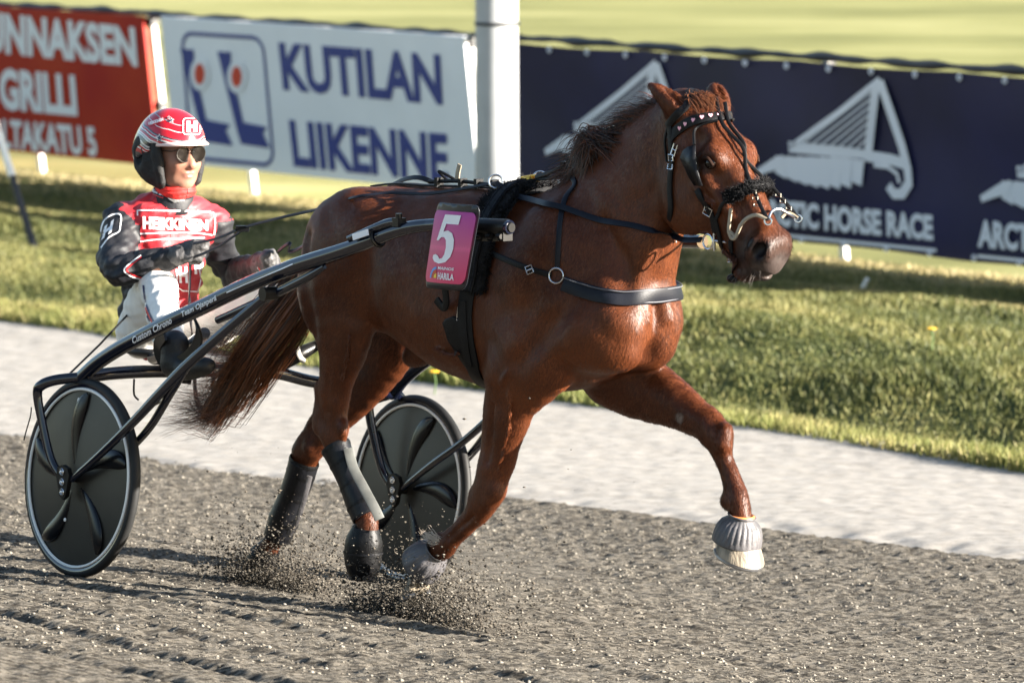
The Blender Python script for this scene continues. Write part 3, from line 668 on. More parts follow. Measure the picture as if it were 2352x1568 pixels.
# point of hock, ergots, tendons
for q in (HL(740, 965, -.155), ): G.ell(q, (.03, .022, .05), .04)
G.ell(HL(690, 1035, .15), (.03, .022, .045), .04, rot=-.6)
G.chain([HL(738, 890, -.16), HL(736, 930, -.155), HL(740, 975, -.155)], [.02, .018, .02], 1, .04); G.chain([HL(735, 945, .155), HL(710, 990, .152), HL(692, 1030, .15)], [.02, .018, .02], 1, .04)
# knees, fetlocks, tendons
def bump(px, py, p, r, k=.04): G.ell(HL(px, py, p), tuple(.82*q for q in r), k)
bump(1140, 1128, -.165, (.026, .030, .035)); bump(1092, 1140, -.155, (.020, .022, .032)); bump(1126, 1152, -.170, (.02, .025, .018)); bump(1668, 990, .14, (.026, .032, .036)); bump(1622, 1000, .14, (.020, .022, .032)); bump(1660, 1020, .13, (.02, .026, .018))
bump(1668, 1152, .15, (.018, .026, .026)); bump(1008, 1238, -.14, (.018, .024, .022)); bump(790, 985, -.17, (.018, .022, .035)); bump(752, 1000, -.175, (.02, .014, .03)); bump(712, 1030, .12, (.018, .02, .03))
for A_ in ([(1648, 1045, .115), (1660, 1090, .115), (1672, 1135, .118)], [(1092, 1180, -.175), (1060, 1208, -.17), (1030, 1235, -.168)]): G.chain([HL(*q) for q in A_], .007, 1, .008, 'sub')
for A_ in ([(1185, 930, -.225), (1172, 990, -.215), (1160, 1050, -.205)], [(1135, 930, -.215), (1128, 1000, -.205), (1120, 1060, -.198)], [(1500, 940, .08), (1555, 960, .09), (1600, 982, .10)], [(1500, 895, .07), (1555, 925, .085), (1600, 950, .095)], [(790, 800, -.25), (776, 860, -.225), (768, 910, -.205)], [(755, 850, -.235), (750, 900, -.215), (752, 945, -.20)]): G.chain([HL(*q) for q in A_], .009, 1, .016, 'sub')
# raised veins
for A_ in ([(1240, 760, -.262), (1215, 800, -.264), (1180, 830, -.264), (1150, 880, -.25)], [(1168, 900, -.235), (1172, 960, -.22), (1160, 1020, -.208), (1146, 1075, -.198)], [(820, 690, -.29), (806, 750, -.268), (798, 810, -.245), (786, 870, -.222)], [(1590, 420, -.10), (1610, 450, -.098), (1640, 470, -.095)], [(1000, 800, -.27), (1040, 815, -.27), (1080, 800, -.275)]):
    G.chain([np.array(HL(*q)) for q in A_], .006, 1, .012)
# shoulder, flank and thigh modelling: grooves that part the muscle masses
G.chain([(2.22, -.215, 1.30), (2.14, -.235, 1.16), (2.03, -.255, 1.03), (1.93, -.272, .93)], .024, 1, .06, 'sub')
G.chain([(1.72, -.262, 1.30), (1.70, -.285, 1.10), (1.71, -.275, .94)], .022, 1, .06, 'sub')
G.chain([(1.20, -.30, 1.30), (1.17, -.31, 1.12), (1.15, -.29, .99)], .03, 1, .07, 'sub')
G.chain([(.84, -.25, 1.30), (.86, -.285, 1.12), (.87, -.26, .96)], .020, 1, .05, 'sub')
G.chain([(2.335, 0, 1.14), (2.34, 0, 1.06), (2.30, 0, .96)], .011, 1, .05, 'sub')                  # between the breast muscles
G.chain([(2.47, -.125, 1.66), (2.415, -.125, 1.56), (2.40, -.12, 1.45)], .022, 1, .035, 'sub'); G.chain([(2.47, .125, 1.66), (2.415, .125, 1.56), (2.40, .12, 1.45)], .022, 1, .035, 'sub')   # behind the cheek
G.chain([(2.22, -.13, 1.42), (2.30, -.125, 1.30), (2.33, -.135, 1.18)], .015, 1, .05, 'sub')       # jugular groove
G.ell((1.20, -.02, .90), (.09, .05, .05), .03, rot=.5)                                             # sheath
V, Q = G.mesh(); V = relax(V, Q, 2, .5)
nrm = normals_of(V, Q)
V = V+nrm*(.0022*wave_noise(V, 16, 16, 81)+.0013*wave_noise(V, 38, 16, 82))[:, None]
HB = bvh_of(V, Q)
def coat_material():
    m = bpy.data.materials.new('horse_coat'); m.use_nodes = True; nt = m.node_tree; N = nt.nodes; Lk = nt.links; b = N['Principled BSDF']
    tc = N.new('ShaderNodeTexCoord'); mp = N.new('ShaderNodeMapping'); mp.inputs['Scale'].default_value = (1.6, 1.6, .35); mp.inputs['Rotation'].default_value = (0, .35, 0); Lk.new(tc.outputs['Object'], mp.inputs[0])
    t = N.new('ShaderNodeTexNoise'); t.inputs['Scale'].default_value = 110; t.inputs['Detail'].default_value = 6; Lk.new(mp.outputs[0], t.inputs['Vector'])
    t1 = N.new('ShaderNodeTexNoise'); t1.inputs['Scale'].default_value = 5; t1.inputs['Detail'].default_value = 5; Lk.new(tc.outputs['Object'], t1.inputs['Vector'])
    mixf = N.new('ShaderNodeMath'); mixf.operation = 'MULTIPLY_ADD'; mixf.inputs[1].default_value = .45; Lk.new(t.outputs[0], mixf.inputs[0])
    h2 = N.new('ShaderNodeMath'); h2.operation = 'MULTIPLY'; h2.inputs[1].default_value = .55; Lk.new(t1.outputs[0], h2.inputs[0]); Lk.new(h2.outputs[0], mixf.inputs[2])
    r = N.new('ShaderNodeValToRGB'); e = r.color_ramp.elements; e[0].position = .33; e[0].color = (.034, .0085, .0043, 1); e[1].position = .70; e[1].color = (.135, .040, .0135, 1); Lk.new(mixf.outputs[0], r.inputs[0])
    a = N.new('ShaderNodeAttribute'); a.attribute_name = 'Col'
    mx = N.new('ShaderNodeMix'); mx.data_type = 'RGBA'; Lk.new(a.outputs['Alpha'], mx.inputs[0]); Lk.new(r.outputs[0], mx.inputs[6]); Lk.new(a.outputs['Color'], mx.inputs[7])
    Lk.new(mx.outputs[2], b.inputs['Base Color']); b.inputs['Roughness'].default_value = .44; b.inputs['Specular IOR Level'].default_value = .26; b.inputs['Sheen Weight'].default_value = .0; b.inputs['Sheen Roughness'].default_value = .4
    b.inputs['Sheen Tint'].default_value = (1, .75, .6, 1)
    mp2 = N.new('ShaderNodeMapping'); mp2.inputs['Scale'].default_value = (1.5, 1.5, .22); mp2.inputs['Rotation'].default_value = (0, .35, 0); Lk.new(tc.outputs['Object'], mp2.inputs[0])
    t2 = N.new('ShaderNodeTexNoise'); t2.inputs['Scale'].default_value = 190; t2.inputs['Detail'].default_value = 3; Lk.new(mp2.outputs[0], t2.inputs['Vector'])
    bp = N.new('ShaderNodeBump'); bp.inputs['Strength'].default_value = .5; bp.inputs['Distance'].default_value = .004; Lk.new(t2.outputs[0], bp.inputs['Height']); Lk.new(bp.outputs[0], b.inputs['Normal'])
    return m
# painted nostril shade, and coat markings of its own: grey muzzle, dark ears, mane root and lower legs
C4 = np.zeros((len(V), 4)); 
def mark(c, r, col, soft, amt=1.0, scale=(1, 1, 1)):
    d = np.linalg.norm((V-np.array(c))/np.array(scale), axis=1)+.012*wave_noise(V, 40, 10, 90); w = np.clip((r-d)/soft, 0, 1)*amt; w = w*w*(3-2*w)
    C4[:, :3] = C4[:, :3]*(1-w[:, None])+np.array(col)*w[:, None]; C4[:, 3] = np.maximum(C4[:, 3], w)
mark((2.85, 0, 1.32), .165, (.042, .032, .029), .10, .9)
mark((2.66, -.1, 1.655), .05, (.035, .018, .013), .03, .8); mark((2.66, .1, 1.655), .05, (.035, .018, .013), .03, .8)
mark((2.87, -.06, 1.374), .045, (.008, .005, .005), .02, 1); mark((2.87, .06, 1.374), .045, (.008, .005, .005), .02, 1)  # shade inside the nostrils painted into the coat colour
mark((1.17, 0, .92), .10, (.02, .013, .011), .05, .9)
for q in (HL(1556, 967, .10), ): mark(q, .022, (.35, .31, .28), .012, .6, (1, 1, 1.4))
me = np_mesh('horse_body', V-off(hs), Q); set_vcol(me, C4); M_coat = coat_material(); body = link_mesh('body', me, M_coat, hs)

# short coat hair lying over the skin
cr_ = np.random.default_rng(12); NH = 340000; N2 = normals_of(V, Q); ii = cr_.integers(0, len(V), NH); hn_ = N2[ii]; jt = cr_.normal(size=(NH, 3))*.0035; hb = V[ii]+jt-hn_*np.sum(jt*hn_, 1)[:, None]
flow = np.where((V[ii][:, :1] > 2.42), np.array([[.55, 0, -.75]]), np.array([[-.55, 0, -.85]]))+cr_.normal(size=(NH, 3))*.16+.25*np.stack([wave_noise(V[ii], 9, 10, 201), wave_noise(V[ii], 9, 10, 202), 0*ii], 1)
flow -= hn_*np.sum(flow*hn_, 1)[:, None]; flow /= np.linalg.norm(flow, axis=1)[:, None]+1e-9; sdv = np.cross(flow, hn_)
Lh = (.008+.009*cr_.random(NH))[:, None]; wh = (.0006+.0005*cr_.random(NH))[:, None]; b0 = hb+hn_*.0006
HV = np.stack([b0-sdv*wh, b0+sdv*wh, b0+flow*Lh+hn_*(.0008+.0013*cr_.random(NH))[:, None]], 1).reshape(-1, 3)
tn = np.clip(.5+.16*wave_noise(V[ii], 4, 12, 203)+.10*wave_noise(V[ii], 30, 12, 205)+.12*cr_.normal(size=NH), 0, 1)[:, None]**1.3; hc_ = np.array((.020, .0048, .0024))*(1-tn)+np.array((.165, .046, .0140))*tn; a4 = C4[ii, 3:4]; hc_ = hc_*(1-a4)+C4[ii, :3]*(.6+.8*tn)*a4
keep = a4[:, 0] < .97; HV = HV.reshape(-1, 3, 3)[keep].reshape(-1, 3); hc_ = hc_[keep]
me = np_mesh('coat_hair', HV-off(hs), np.arange(len(HV)).reshape(-1, 3)); set_vcol(me, np.repeat(hc_, 3, 0)); tag(link_mesh('coat_hair', me, vcol_mat('coat_hair', .42, .26), hs, False), kind='stuff')
# eyes
M_eye = mat('eye', (.006, .003, .002), .1, spec=.35)
for s_ in (-1, 1):
    mb = MB(); mb.ell((2.682, s_*.098, 1.655), (.024, .02, .021)); eo = mb.build('eye', M_eye, hs)
    lid = MB(); lid.tube(spline([(2.705, s_*.112, 1.648), (2.69, s_*.121, 1.672), (2.665, s_*.115, 1.672), (2.652, s_*.106, 1.655)], 5), [.006]*16, 8); lid.build('eyelid', mat('lid', (.018, .008, .005), .7, spec=.1), eo)
# hooves
M_hoof = mat('hoof', (.20, .165, .12), .6, var=.7, vscale=30, bump=.4, bscale=120, stretch=(1, 1, .15)); M_shoe = mat('shoe', (.25, .25, .26), .4, metal=.9)
def hoof(top, toe, heel, name='hoof'):
    """truncated cone from the coronet to the bearing edge given by toe and heel"""
    top, toe, heel = map(np.array, (top, toe, heel)); c = (toe+heel)/2; f = (toe-heel); L_ = np.linalg.norm(f); f /= L_; up = top-c; up -= f*(up @ f); up /= np.linalg.norm(up); l = np.cross(up, f)
    mb = MB(); rings = []; n = 28
    hgt = (top-c) @ up
    for t, sc in ((0, 1.0), (.06, .99), (.5, .86), (.95, .72), (1.0, .66)):
        cc = c+(top-c)*t
        for j in range(n):
            a = 2*math.pi*j/n; ca, sa = math.cos(a), math.sin(a); rx = L_/2*sc; ry = L_*.46*sc
            rings.append(cc+f*ca*rx*(1.0 if ca > 0 else .88)+l*sa*ry)
    fs = [(i*n+j, i*n+(j+1) % n, (i+1)*n+(j+1) % n, (i+1)*n+j) for i in range(4) for j in range(n)]+[tuple(range(n)), tuple(4*n+j for j in range(n))]
    mb.add(rings, fs); o = mb.build(name, M_hoof, hs)
    sh = MB(); pts = []
    for j in range(21):
        a = math.radians(-140+280*j/20); pts.append(c-up*.006+f*math.cos(a)*L_/2*.9+l*math.sin(a)*L_*.42)
    sh.tube(pts, .009, 8); sh.build('shoe', M_shoe, o); return o
hoof(HL(1700, 1222, .155), HL(1741, 1306, .155), HL(1655, 1246, .155))
hoof(HL(838, 1255, -.14), HL(850, 1318, -.14), HL(818, 1312, -.14))
hoof(HL(604, 1282, .14), HL(588, 1322, .14), HL(614, 1314, .14))
hoof(HL(972, 1296, -.13), HL(928, 1384, -.13), HL(975, 1352, -.13))

# ------------------------------------------------------------------ hair: many tapered strands as one part
def strands(name, curves, rad, m, parent, seg=9):
    """curves: list of control rows; rad: base radius"""
    Vs = []; Fs = []; Cs = []; n0 = 0; T = np.linspace(0, 1, seg+1)
    for c, col in curves:
        P = np.array(c); k = len(P)
        tt = np.linspace(0, 1, k); pts = np.stack([np.interp(T, tt, P[:, j]) for j in range(3)], 1) if k < 3 else spline(P, max(1, round(seg/(k-1))))
        N = len(pts); d = np.gradient(pts, axis=0); d /= np.linalg.norm(d, axis=1)[:, None]+1e-9
        a = np.cross(d, (0.3, 1, .2)); a /= np.linalg.norm(a, axis=1)[:, None]+1e-9; b = np.cross(d, a)
        rr = rad*(1-np.linspace(0, 1, N)**2*.9)[:, None]
        for w in (0, 2.094, 4.189): Vs.append(pts+rr*(a*math.cos(w)+b*math.sin(w)))
        i = np.arange(N-1)
        for u in range(3):
            v = (u+1) % 3; Fs.append(n0+np.stack([u*N+i, u*N+i+1, v*N+i+1, v*N+i], 1))
        Cs.append(np.repeat(np.array(col)[None], 3*N, 0)); n0 += 3*N
    me = np_mesh(name, np.concatenate(Vs)-off_root(parent), np.concatenate(Fs)); set_vcol(me, np.concatenate(Cs)); return link_mesh(name, me, m, parent)
M_hair = vcol_mat('hair', .38, .55)
hr = np.random.default_rng(5)
def hair_col(dark=(.012, .006, .004), lite=(.14, .045, .017), p=1.6): t = hr.random()**p; return np.array(dark)*(1-t)+np.array(lite)*t
tail_path = spline([HL(800, 470, 0), HL(752, 540, .02), HL(712, 620, .02), HL(668, 690, .0), HL(612, 765, -.02), HL(556, 855, -.02), HL(496, 955, 0)], 6)
tail = []
NT = len(tail_path)-1
for lk in range(95):
    of = hr.normal(size=3)*np.array([.020, .024, .024]); st0 = int(hr.random()**1.4*16) if hr.random() < .65 else 0; ln0 = NT-int(hr.random()**1.3*16); ph, am, fr_ = hr.uniform(0, 6.28), .018+.036*hr.random(), 1.4+2.0*hr.random(); tone = hr.random()
    curl = np.array([-.18-.20*hr.random(), .03*hr.normal(), .0+.06*hr.normal()]) if hr.random() < .6 else np.array([-.03, 0, -.05])
    for i in range(30):
        sp = of*.8+hr.normal(size=3)*.0055; rows = []; en = max(st0+6, min(NT, ln0+int(hr.normal()*3)))
        for k in np.linspace(st0, en, 7):
            u = k/NT; q = tail_path[int(min(k, NT))]; spread = .45+1.75*math.sin(min(1, max(0, u-.2)*1.25)*math.pi*.75)
            wv = am*math.sin(ph+fr_*u*6.28)*min(1, u*2); rows.append(q+sp*spread+np.array([wv*.6, wv*.3, wv*.7])+hr.normal(size=3)*.0022*(1+u))
        if u > .72: e_ = rows[-1]; f_ = .4+.7*hr.random(); rows += [e_+curl*.5*f_+hr.normal(size=3)*.006, e_+curl*f_+np.array([-.01, 0, .012*hr.normal()])]
        tail.append((rows, hair_col(p=2.4-1.2*tone) if u < .75 else hair_col(lite=(.26, .09, .032), p=1.6-.9*tone)))
strands('tail', tail, .0016, M_hair, hs, 10)
# mane, blown up and back from the crest
mane = []
crest = spline([(2.07, 0, 1.585), (2.15, 0, 1.655), (2.26, 0, 1.745), (2.35, 0, 1.80), (2.40, 0, 1.825)], 10)
for lk in range(130):
    u = hr.random(); q0 = crest[int(u*(len(crest)-1))]; L0 = (.060+.055*hr.random())*(1+.6*(1-u)**2)*(1-.45*max(0, (u-.55)/.45)); d0 = np.array([-.5-.5*hr.random()-.4*(1-u), -.35*hr.random()+.12*hr.normal(), .8-.95*(1-u)+.25*hr.normal()]); d0 /= np.linalg.norm(d0); bd0 = np.array([-.75, -.15, -.55-.5*hr.random()]); tone = hr.random()
    for i in range(26):
        q = q0+np.array([hr.normal()*.014, hr.normal()*.014, hr.normal()*.010-.012]); L_ = L0*(.7+.5*hr.random()); d = d0+hr.normal(size=3)*.10
        rows = [q, q+d*L_*.4, q+d*L_*.75+bd0*L_*.12, q+d*L_*1.0+bd0*L_*.40+hr.normal(size=3)*.004]
        mane.append((rows, hair_col(lite=(.18, .054, .02), p=3.2-1.9*tone)))
# a thick lock blown off the base of the mane, over the check strap
for i in range(620):
    a = HL(1400, 340, -.03)+hr.normal(size=3)*np.array([.045, .03, .03]); w_ = hr.normal(size=3)*.022; b = HL(1352, 330, -.06)+w_; c = HL(1334, 375+18*hr.normal(), -.07)+w_*1.2+hr.normal(size=3)*.008
    mane.append(([a, (a+b)/2+np.array((0, -.015, .022)), b, c], hair_col(lite=(.15, .046, .018), p=1.9)))
strands('mane', mane, .0019, M_hair, hs, 8)
fore = []
for i in range(300):
    q = np.array([2.528+.022*hr.normal(), .022*hr.normal(), 1.862+.008*hr.normal()]); d = np.array([.25+.3*hr.random(), .3*hr.normal(), .35+.2*hr.normal()]); L_ = .024+.026*hr.random()
    rows = [q, q+d*L_*.6, q+d*L_+np.array([.03, .01*hr.normal(), -.03]), q+d*L_*1.1+np.array([.055, .02*hr.normal(), -.075])]
    fore.append((rows, hair_col(lite=(.30, .11, .045), p=1.0)))
strands('forelock', fore, .0013, M_hair, hs, 8)
whisk = []
for i in range(14):
    x_, z_ = (2.72+.14*hr.random(), 1.25+.03*hr.random())
    s_ = -1 if hr.random() < .7 else 1; h_ = HB.find_nearest(Vector((x_, s_*.07, z_))); q = np.array(h_[0]); n_ = np.array(h_[1])
    n_ = n_+np.array([.1, 0, -.5])+.3*hr.normal(size=3); n_ /= np.linalg.norm(n_); whisk.append(([q, q+n_*.022, q+n_*.04+np.array([0, 0, -.008])], (.16, .13, .11)))
tag(strands('whiskers', whisk, .0006, M_hair, hs, 4), kind='stuff')
# feathers on the near fore fetlock
fea = []
for i in range(60):
    q = HL(1003+6*hr.normal(), 1240+6*hr.normal(), -.17); fea.append(([q, q+np.array([-.03, -.01, .012*hr.normal()+.01]), q+np.array([-.05-.02*hr.random(), -.01, .015+.012*hr.normal()])], (.5, .42, .34)))
strands('fetlock_hair', fea, .0009, M_hair, hs, 4)

# ================================================================== HARNESS AND BRIDLE
M_leath = mat('black_leather', (.0045, .0043, .0048), .5, spec=.2, var=.3, vscale=30, bump=.15, bscale=200)
M_bluel = mat('blue_black_strap', (.0045, .0055, .010), .45, spec=.25, bump=.1, bscale=300)
M_steel = mat('steel', (.62, .62, .63), .22, metal=1)
M_brass = mat('brass', (.75, .42, .07), .3, metal=.9)
M_tan = mat('tan_bit', (.26, .215, .155), .5, var=.2, vscale=40)
M_fur = vcol_mat('black_sheepskin', .75, .25)
M_rub = mat('black_rubber', (.0035, .0035, .004), .45, spec=.2, var=.5, vscale=14, bump=.2, bscale=90)
M_boot = mat('boot_shell', (.005, .0053, .007), .4, spec=.25, var=.6, vscale=9, bump=.15, bscale=120)
M_bell = mat('bell_rubber', (.065, .062, .066), .5, var=.35, vscale=16, bump=.2, bscale=80)
M_pink = mat('pink_heart', (.75, .35, .42), .4)
camH = Vector(H.loc(CAM))
def HR(px, py):
    """visible horse surface along a sight line (horse frame): point and normal"""
    d = ray(px, py); d = Vector((float(d @ H.h), float(d @ H.l), float(d[2]))).normalized(); h = HB.ray_cast(camH, d, 60)
    if h[0] is None:
        q = Vector(HL(px, py, -.06)); h = HB.find_nearest(q)
    return np.array(h[0]), np.array(h[1])
def wrap_pts(P, off_=.004, n=6):
    """smooth path through points, pressed onto the horse"""
    A = spline(P, n); pts = []; nn = []
    for q in A:
        h = HB.find_nearest(Vector(q)); pts.append(np.array(h[0])+np.array(h[1])*off_); nn.append(np.array(h[1]))
    nn = np.array(nn); k = np.array([.25, .5, .25])
    for _ in range(4):
        pts_ = np.array(pts); pts_[1:-1] = .25*pts_[:-2]+.5*pts_[1:-1]+.25*pts_[2:]; nn[1:-1] = .25*nn[:-2]+.5*nn[1:-1]+.25*nn[2:]; pts = list(pts_)
    return pts, list(nn)
def strap(name, P, w, th, m, parent, off_=.003, n=6):
    pts, nn = wrap_pts(P, off_, n); mb = MB(); mb.ribbon(pts, nn, w, th); return mb.build(name, m, parent)
def free_strap(name, P, w, th, m, parent, nrm_=(0, -1, 0), n=6):
    A = spline(P, n); mb = MB(); mb.ribbon(A, [nrm_]*len(A), w, th); return mb.build(name, m, parent)
def near_half(P): return [q for q in P if q[1] < -.012]
def mirror(P): return [np.array((q[0], -q[1], q[2])) for q in P]
def fur_on(name, pts, nn, w, count, length, parent, col=(.005, .005, .006), thick=.0022, seed=3):
    r = np.random.default_rng(seed); cs = []; pts = np.array(pts); nn = np.array(nn)
    for i in range(count):
        k = r.integers(0, len(pts)-1); t = pts[k+1]-pts[k]; q = pts[k]+t*r.random(); t = t/(np.linalg.norm(t)+1e-9); b = np.cross(t, nn[k]); b /= np.linalg.norm(b)+1e-9
        u = r.uniform(-.5, .5)*w; q = q+b*u; d = nn[k]+.9*r.normal(size=3)*.6+b*u/w*1.2; d /= np.linalg.norm(d); L_ = length*(.6+.8*r.random()); c = r.normal(size=3)*.3
        cs.append(([q, q+d*L_*.5, q+(d+c)*L_], np.array(col)*(.5+1.4*r.random())))
    return tag(strands(name, cs, thick, M_fur, parent, 4), kind='stuff')
def buckle(px, py, w, h, parent, frame_pt=None, ang=0, r=.0028):
    q, n_ = HR(px, py) if frame_pt is None else (np.array(frame_pt), np.array((0, -1., 0))); q = q+n_*.009
    u = np.cross(n_, (0, 0, 1)); u /= np.linalg.norm(u); v = np.cross(u, n_); c, s_ = math.cos(ang), math.sin(ang); u, v = u*c+v*s_, v*c-u*s_
    P = [q+u*x*w/2+v*y*h/2 for x, y in ((-1, -1), (1, -1), (1, 1), (-1, 1), (-1, -1))]; mb = MB(); mb.tube(P, r, 8); mb.tube([q-u*w/2, q+u*w/2], r*.8, 6); return mb.build('buckle', M_steel, parent)
hn = empty('harness', H, (1.72, 0, 1.54), 'black racing harness with sheepskin saddle pad, girth and breast collar on the horse', 'harness')
# sheepskin pad and saddle over the withers
near = [HR(x, y)[0] for x, y in ((1082, 668), (1100, 600), (1122, 530), (1150, 478), (1185, 448))]; topq = HB.ray_cast(Vector((1.76, 0, 2.2)), Vector((0, 0, -1)))[0]
ring = near+[np.array(topq)]+mirror(near[::-1])
pts, nn = wrap_pts(ring, .004, 8)
mb = MB(); mb.ribbon(pts, nn, .105, .026); pad = mb.build('sheepskin_pad', mat('pad_base', (.004, .004, .005), .9), hn)
fur_on('pad_fur', [p+n_*.02 for p, n_ in zip(pts, nn)], nn, .125, 7000, .022, pad)
ps = [p+n_*.034 for p, n_ in zip(pts, nn)]; mb = MB(); mb.ribbon(ps, nn, .042, .008); sd = mb.build('saddle', M_leath, hn)
mb = MB()
for w_ in (-.016, .016):
    A = [p+np.cross(n_, (0, 0, 1))*0+np.array((w_, 0, 0))+n_*.012 for p, n_ in zip(ps, nn)]; mb.tube(A, .0022, 6)
mb.build('saddle_piping', M_bluel, sd)
# girth
gpx = [HR(x, y)[0] for x, y in ((1086, 640), (1073, 682), (1070, 730), (1074, 780), (1086, 830), (1101, 868))]; bot = HB.ray_cast(Vector((1.60, 0, .3)), Vector((0, 0, 1)))[0]
strap('girth', gpx+[np.array(bot)]+mirror(gpx[::-1]), .052, .008, M_leath, hn, .006)
strap('girth_strap', [HR(x, y)[0] for x, y in ((1066, 690), (1068, 735), (1073, 790), (1084, 835))], .024, .006, M_leath, hn, .016)
P3, F3 = on_surface(np.array([(1016, 742), (1022, 733), (1040, 726), (1062, 733), (1080, 770), (1096, 830), (1108, 886), (1098, 885), (1060, 832), (1028, 782)]), [tuple(range(10))], HB, H, .012, 10); P3, F3 = one_piece(P3, F3)
mb = MB(); mb.add(P3, F3); ep = mb.build('girth_flap', M_leath, hn); bm_ = bmesh.new(); bm_.from_mesh(ep.data); bmesh.ops.remove_doubles(bm_, verts=bm_.verts, dist=.0005); bm_.to_mesh(ep.data); bm_.free(); sm = ep.modifiers.new('thickness', 'SOLIDIFY'); sm.thickness = .012
buckle(1068, 722, .05, .045, hn, ang=.1); buckle(1150, 446, .02, .02, hn)
# number band loop under the plate
A = [np.array(HR(1052, 655)[0])+np.array((0, -.06, 0)), HR(1048, 690)[0]+np.array((0, -.045, 0)), HR(1035, 705)[0]+np.array((0, -.03, 0)), HR(1018, 686)[0]+np.array((0, -.03, 0))]
free_strap('retaining_strap', A, .026, .008, M_leath, hn)
# terrets, back strap, check hook
for s_ in (-1, 1):
    q = HR(1139, 452)[0] if s_ < 0 else mirror([HR(1139, 452)[0]])[0]; mb = MB(); mb.torus(q+np.array((.02, s_*.02, .055)), (.6, -.6, .25), .024, .004, 24, 8); mb.tube([q, q+np.array((.015, s_*.018, .034))], .006, 8); mb.build('terret', M_steel, hn)
top_line = [np.array(HB.ray_cast(Vector((x_, -.02, 2.3)), Vector((0, 0, -1)))[0]) for x_ in (.95, 1.1, 1.25, 1.4, 1.55, 1.7)]
strap('back_strap', top_line, .024, .006, M_leath, hn, .004)
mb = MB(); A = [q+np.array((0, -.01, .022+.004*math.sin(i*2))) for i, q in enumerate(top_line[2:])]; mb.tube(spline(A, 4), .007, 8); mb.build('crupper_cord', M_leath, hn)
mb = MB(); q = top_line[3]; mb.tube(spline([q+np.array((-.06, 0, .02)), q+np.array((-.10, -.01, .055)), q+np.array((-.06, -.01, .045)), q+np.array((-.03, 0, .03))], 5), .005, 8); mb.build('cord_loop', M_leath, hn)
mb = MB(); mb.ribbon([q+np.array((-.01, -.005, .02)), q+np.array((-.005, -.005, .055)), q+np.array((.005, -.005, .085))], [(0, -1, .1)]*3, .02, .004); mb.build('keeper_tab', M_tan, hn)
for k, x_ in enumerate((1.30, 1.42, 1.50, 1.58)):
    q = np.array(HB.ray_cast(Vector((x_, -.02, 2.3)), Vector((0, 0, -1)))[0]); mb = MB(); mb.box(q+np.array((0, -.008, .02)), .014, .034, .034); mb.build('keeper', M_leath, hn, smooth=False)
# breast collar
cpx = [HR(x, y)[0] for x, y in ((1296, 652), (1330, 664), (1375, 678), (1425, 686), (1475, 681), (1515, 665), (1540, 645))]; cpx = near_half(cpx)
strap('breast_collar', cpx+mirror(cpx[::-1]), .052, .010, M_bluel, hn, .004, 6)
pts, nn = wrap_pts(cpx+mirror(cpx[::-1]), .016, 6); mb = MB()
for w_ in (-.02, .02): mb.tube([p+np.array((0, 0, w_)) for p in pts], .0022, 6)
mb.build('collar_stitching', M_steel if False else mat('stitch', (.09, .09, .10), .5), hn)
q, n_ = HR(1280, 633); mb = MB(); mb.torus(q+n_*.012, n_, .026, .0035, 24, 8); mb.build('ring', M_steel, hn)
strap('collar_strap', [HR(x, y)[0] for x, y in ((1112, 574), (1160, 595), (1216, 617), (1268, 632))], .020, .005, M_leath, hn, .004); buckle(1219, 619, .026, .026, hn, ang=-.4)
strap('neck_strap', [HR(x, y)[0] for x, y in ((1281, 620), (1284, 560), (1290, 490), (1303, 450), (1325, 420))]+[(1.96, 0, 1.53)], .018, .005, M_bluel, hn, .004)
# check rein with brass snap
mb = MB(); mb.ell(HL(1215, 418, -.01), (.040, .014, .022), n=14, m=8); mb.tube([HL(1195, 424, -.01), HL(1200, 408, -.01), HL(1228, 404, -.01), HL(1240, 412, -.01), HL(1225, 428, -.01), HL(1200, 428, -.01)], .006, 8); mb.build('snap_hook', M_brass, hn)
cr = [HL(1232, 408, -.01), HL(1270, 395, -.02), HL(1306, 376, -.03), HL(1345, 355, -.03), HL(1420, 310, -.01), HL(1520, 250, 0), HL(1590, 222, 0)]
free_strap('check_rein', cr, .016, .006, M_leath, hn, (0, -.9, .4)); free_strap('check_rein', [q+np.array((0, 0, -.02 if i in (1, 2) else -.004)) for i, q in enumerate(cr[:4])], .014, .005, M_leath, hn, (0, -.9, .4))
for k, (x, y) in enumerate(((1298, 381), (1312, 374))):
    mb = MB(); mb.box(HL(x, y, -.03), .018, .03, .03); mb.build('keeper', M_leath, hn, smooth=False)

# bridle
br = empty('bridle', H, (2.55, 0, 1.85), 'black bridle with blinkers, heart studded browband and overcheck bit on the horse head', 'bridle')
hr_ = lambda L_: [HR(x, y)[0] for x, y in L_]
bb = hr_([(1541, 322), (1552, 305), (1570, 290), (1594, 278), (1620, 272), (1647, 270), (1672, 274)])
bb = near_half(bb)
bandp = strap('browband', bb+mirror(bb[::-1]), .034, .006, M_leath, br, .004)
for k in range(7):
    x, y = [(1566, 295), (1579, 286), (1596, 278), (1613, 273), (1631, 270.5), (1648, 270), (1663, 271)][k]
    q, n_ = HR(x, y); u = np.cross(n_, (0, 0, 1)); u /= np.linalg.norm(u); v = np.cross(u, n_); q = q+n_*.014
    hp = [(0, -1), (.9, .1), (.85, .75), (.45, .95), (0, .55), (-.45, .95), (-.85, .75), (-.9, .1)]; mb = MB(); mb.add([q+u*a*.008+v*b*.008 for a, b in hp], [tuple(range(8))]); mb.build('heart_stud', M_pink, bandp, smooth=False)
strap('crownpiece', hr_([(1536, 290), (1556, 262), (1580, 245)])+[(2.50, 0, 1.89)]+mirror(hr_([(1536, 290), (1556, 262)]))[::-1], .026, .006, M_leath, br, .004)
strap('throat_latch', hr_([(1541, 283), (1530, 320), (1535, 372)]), .008, .005, M_leath, br, .004)
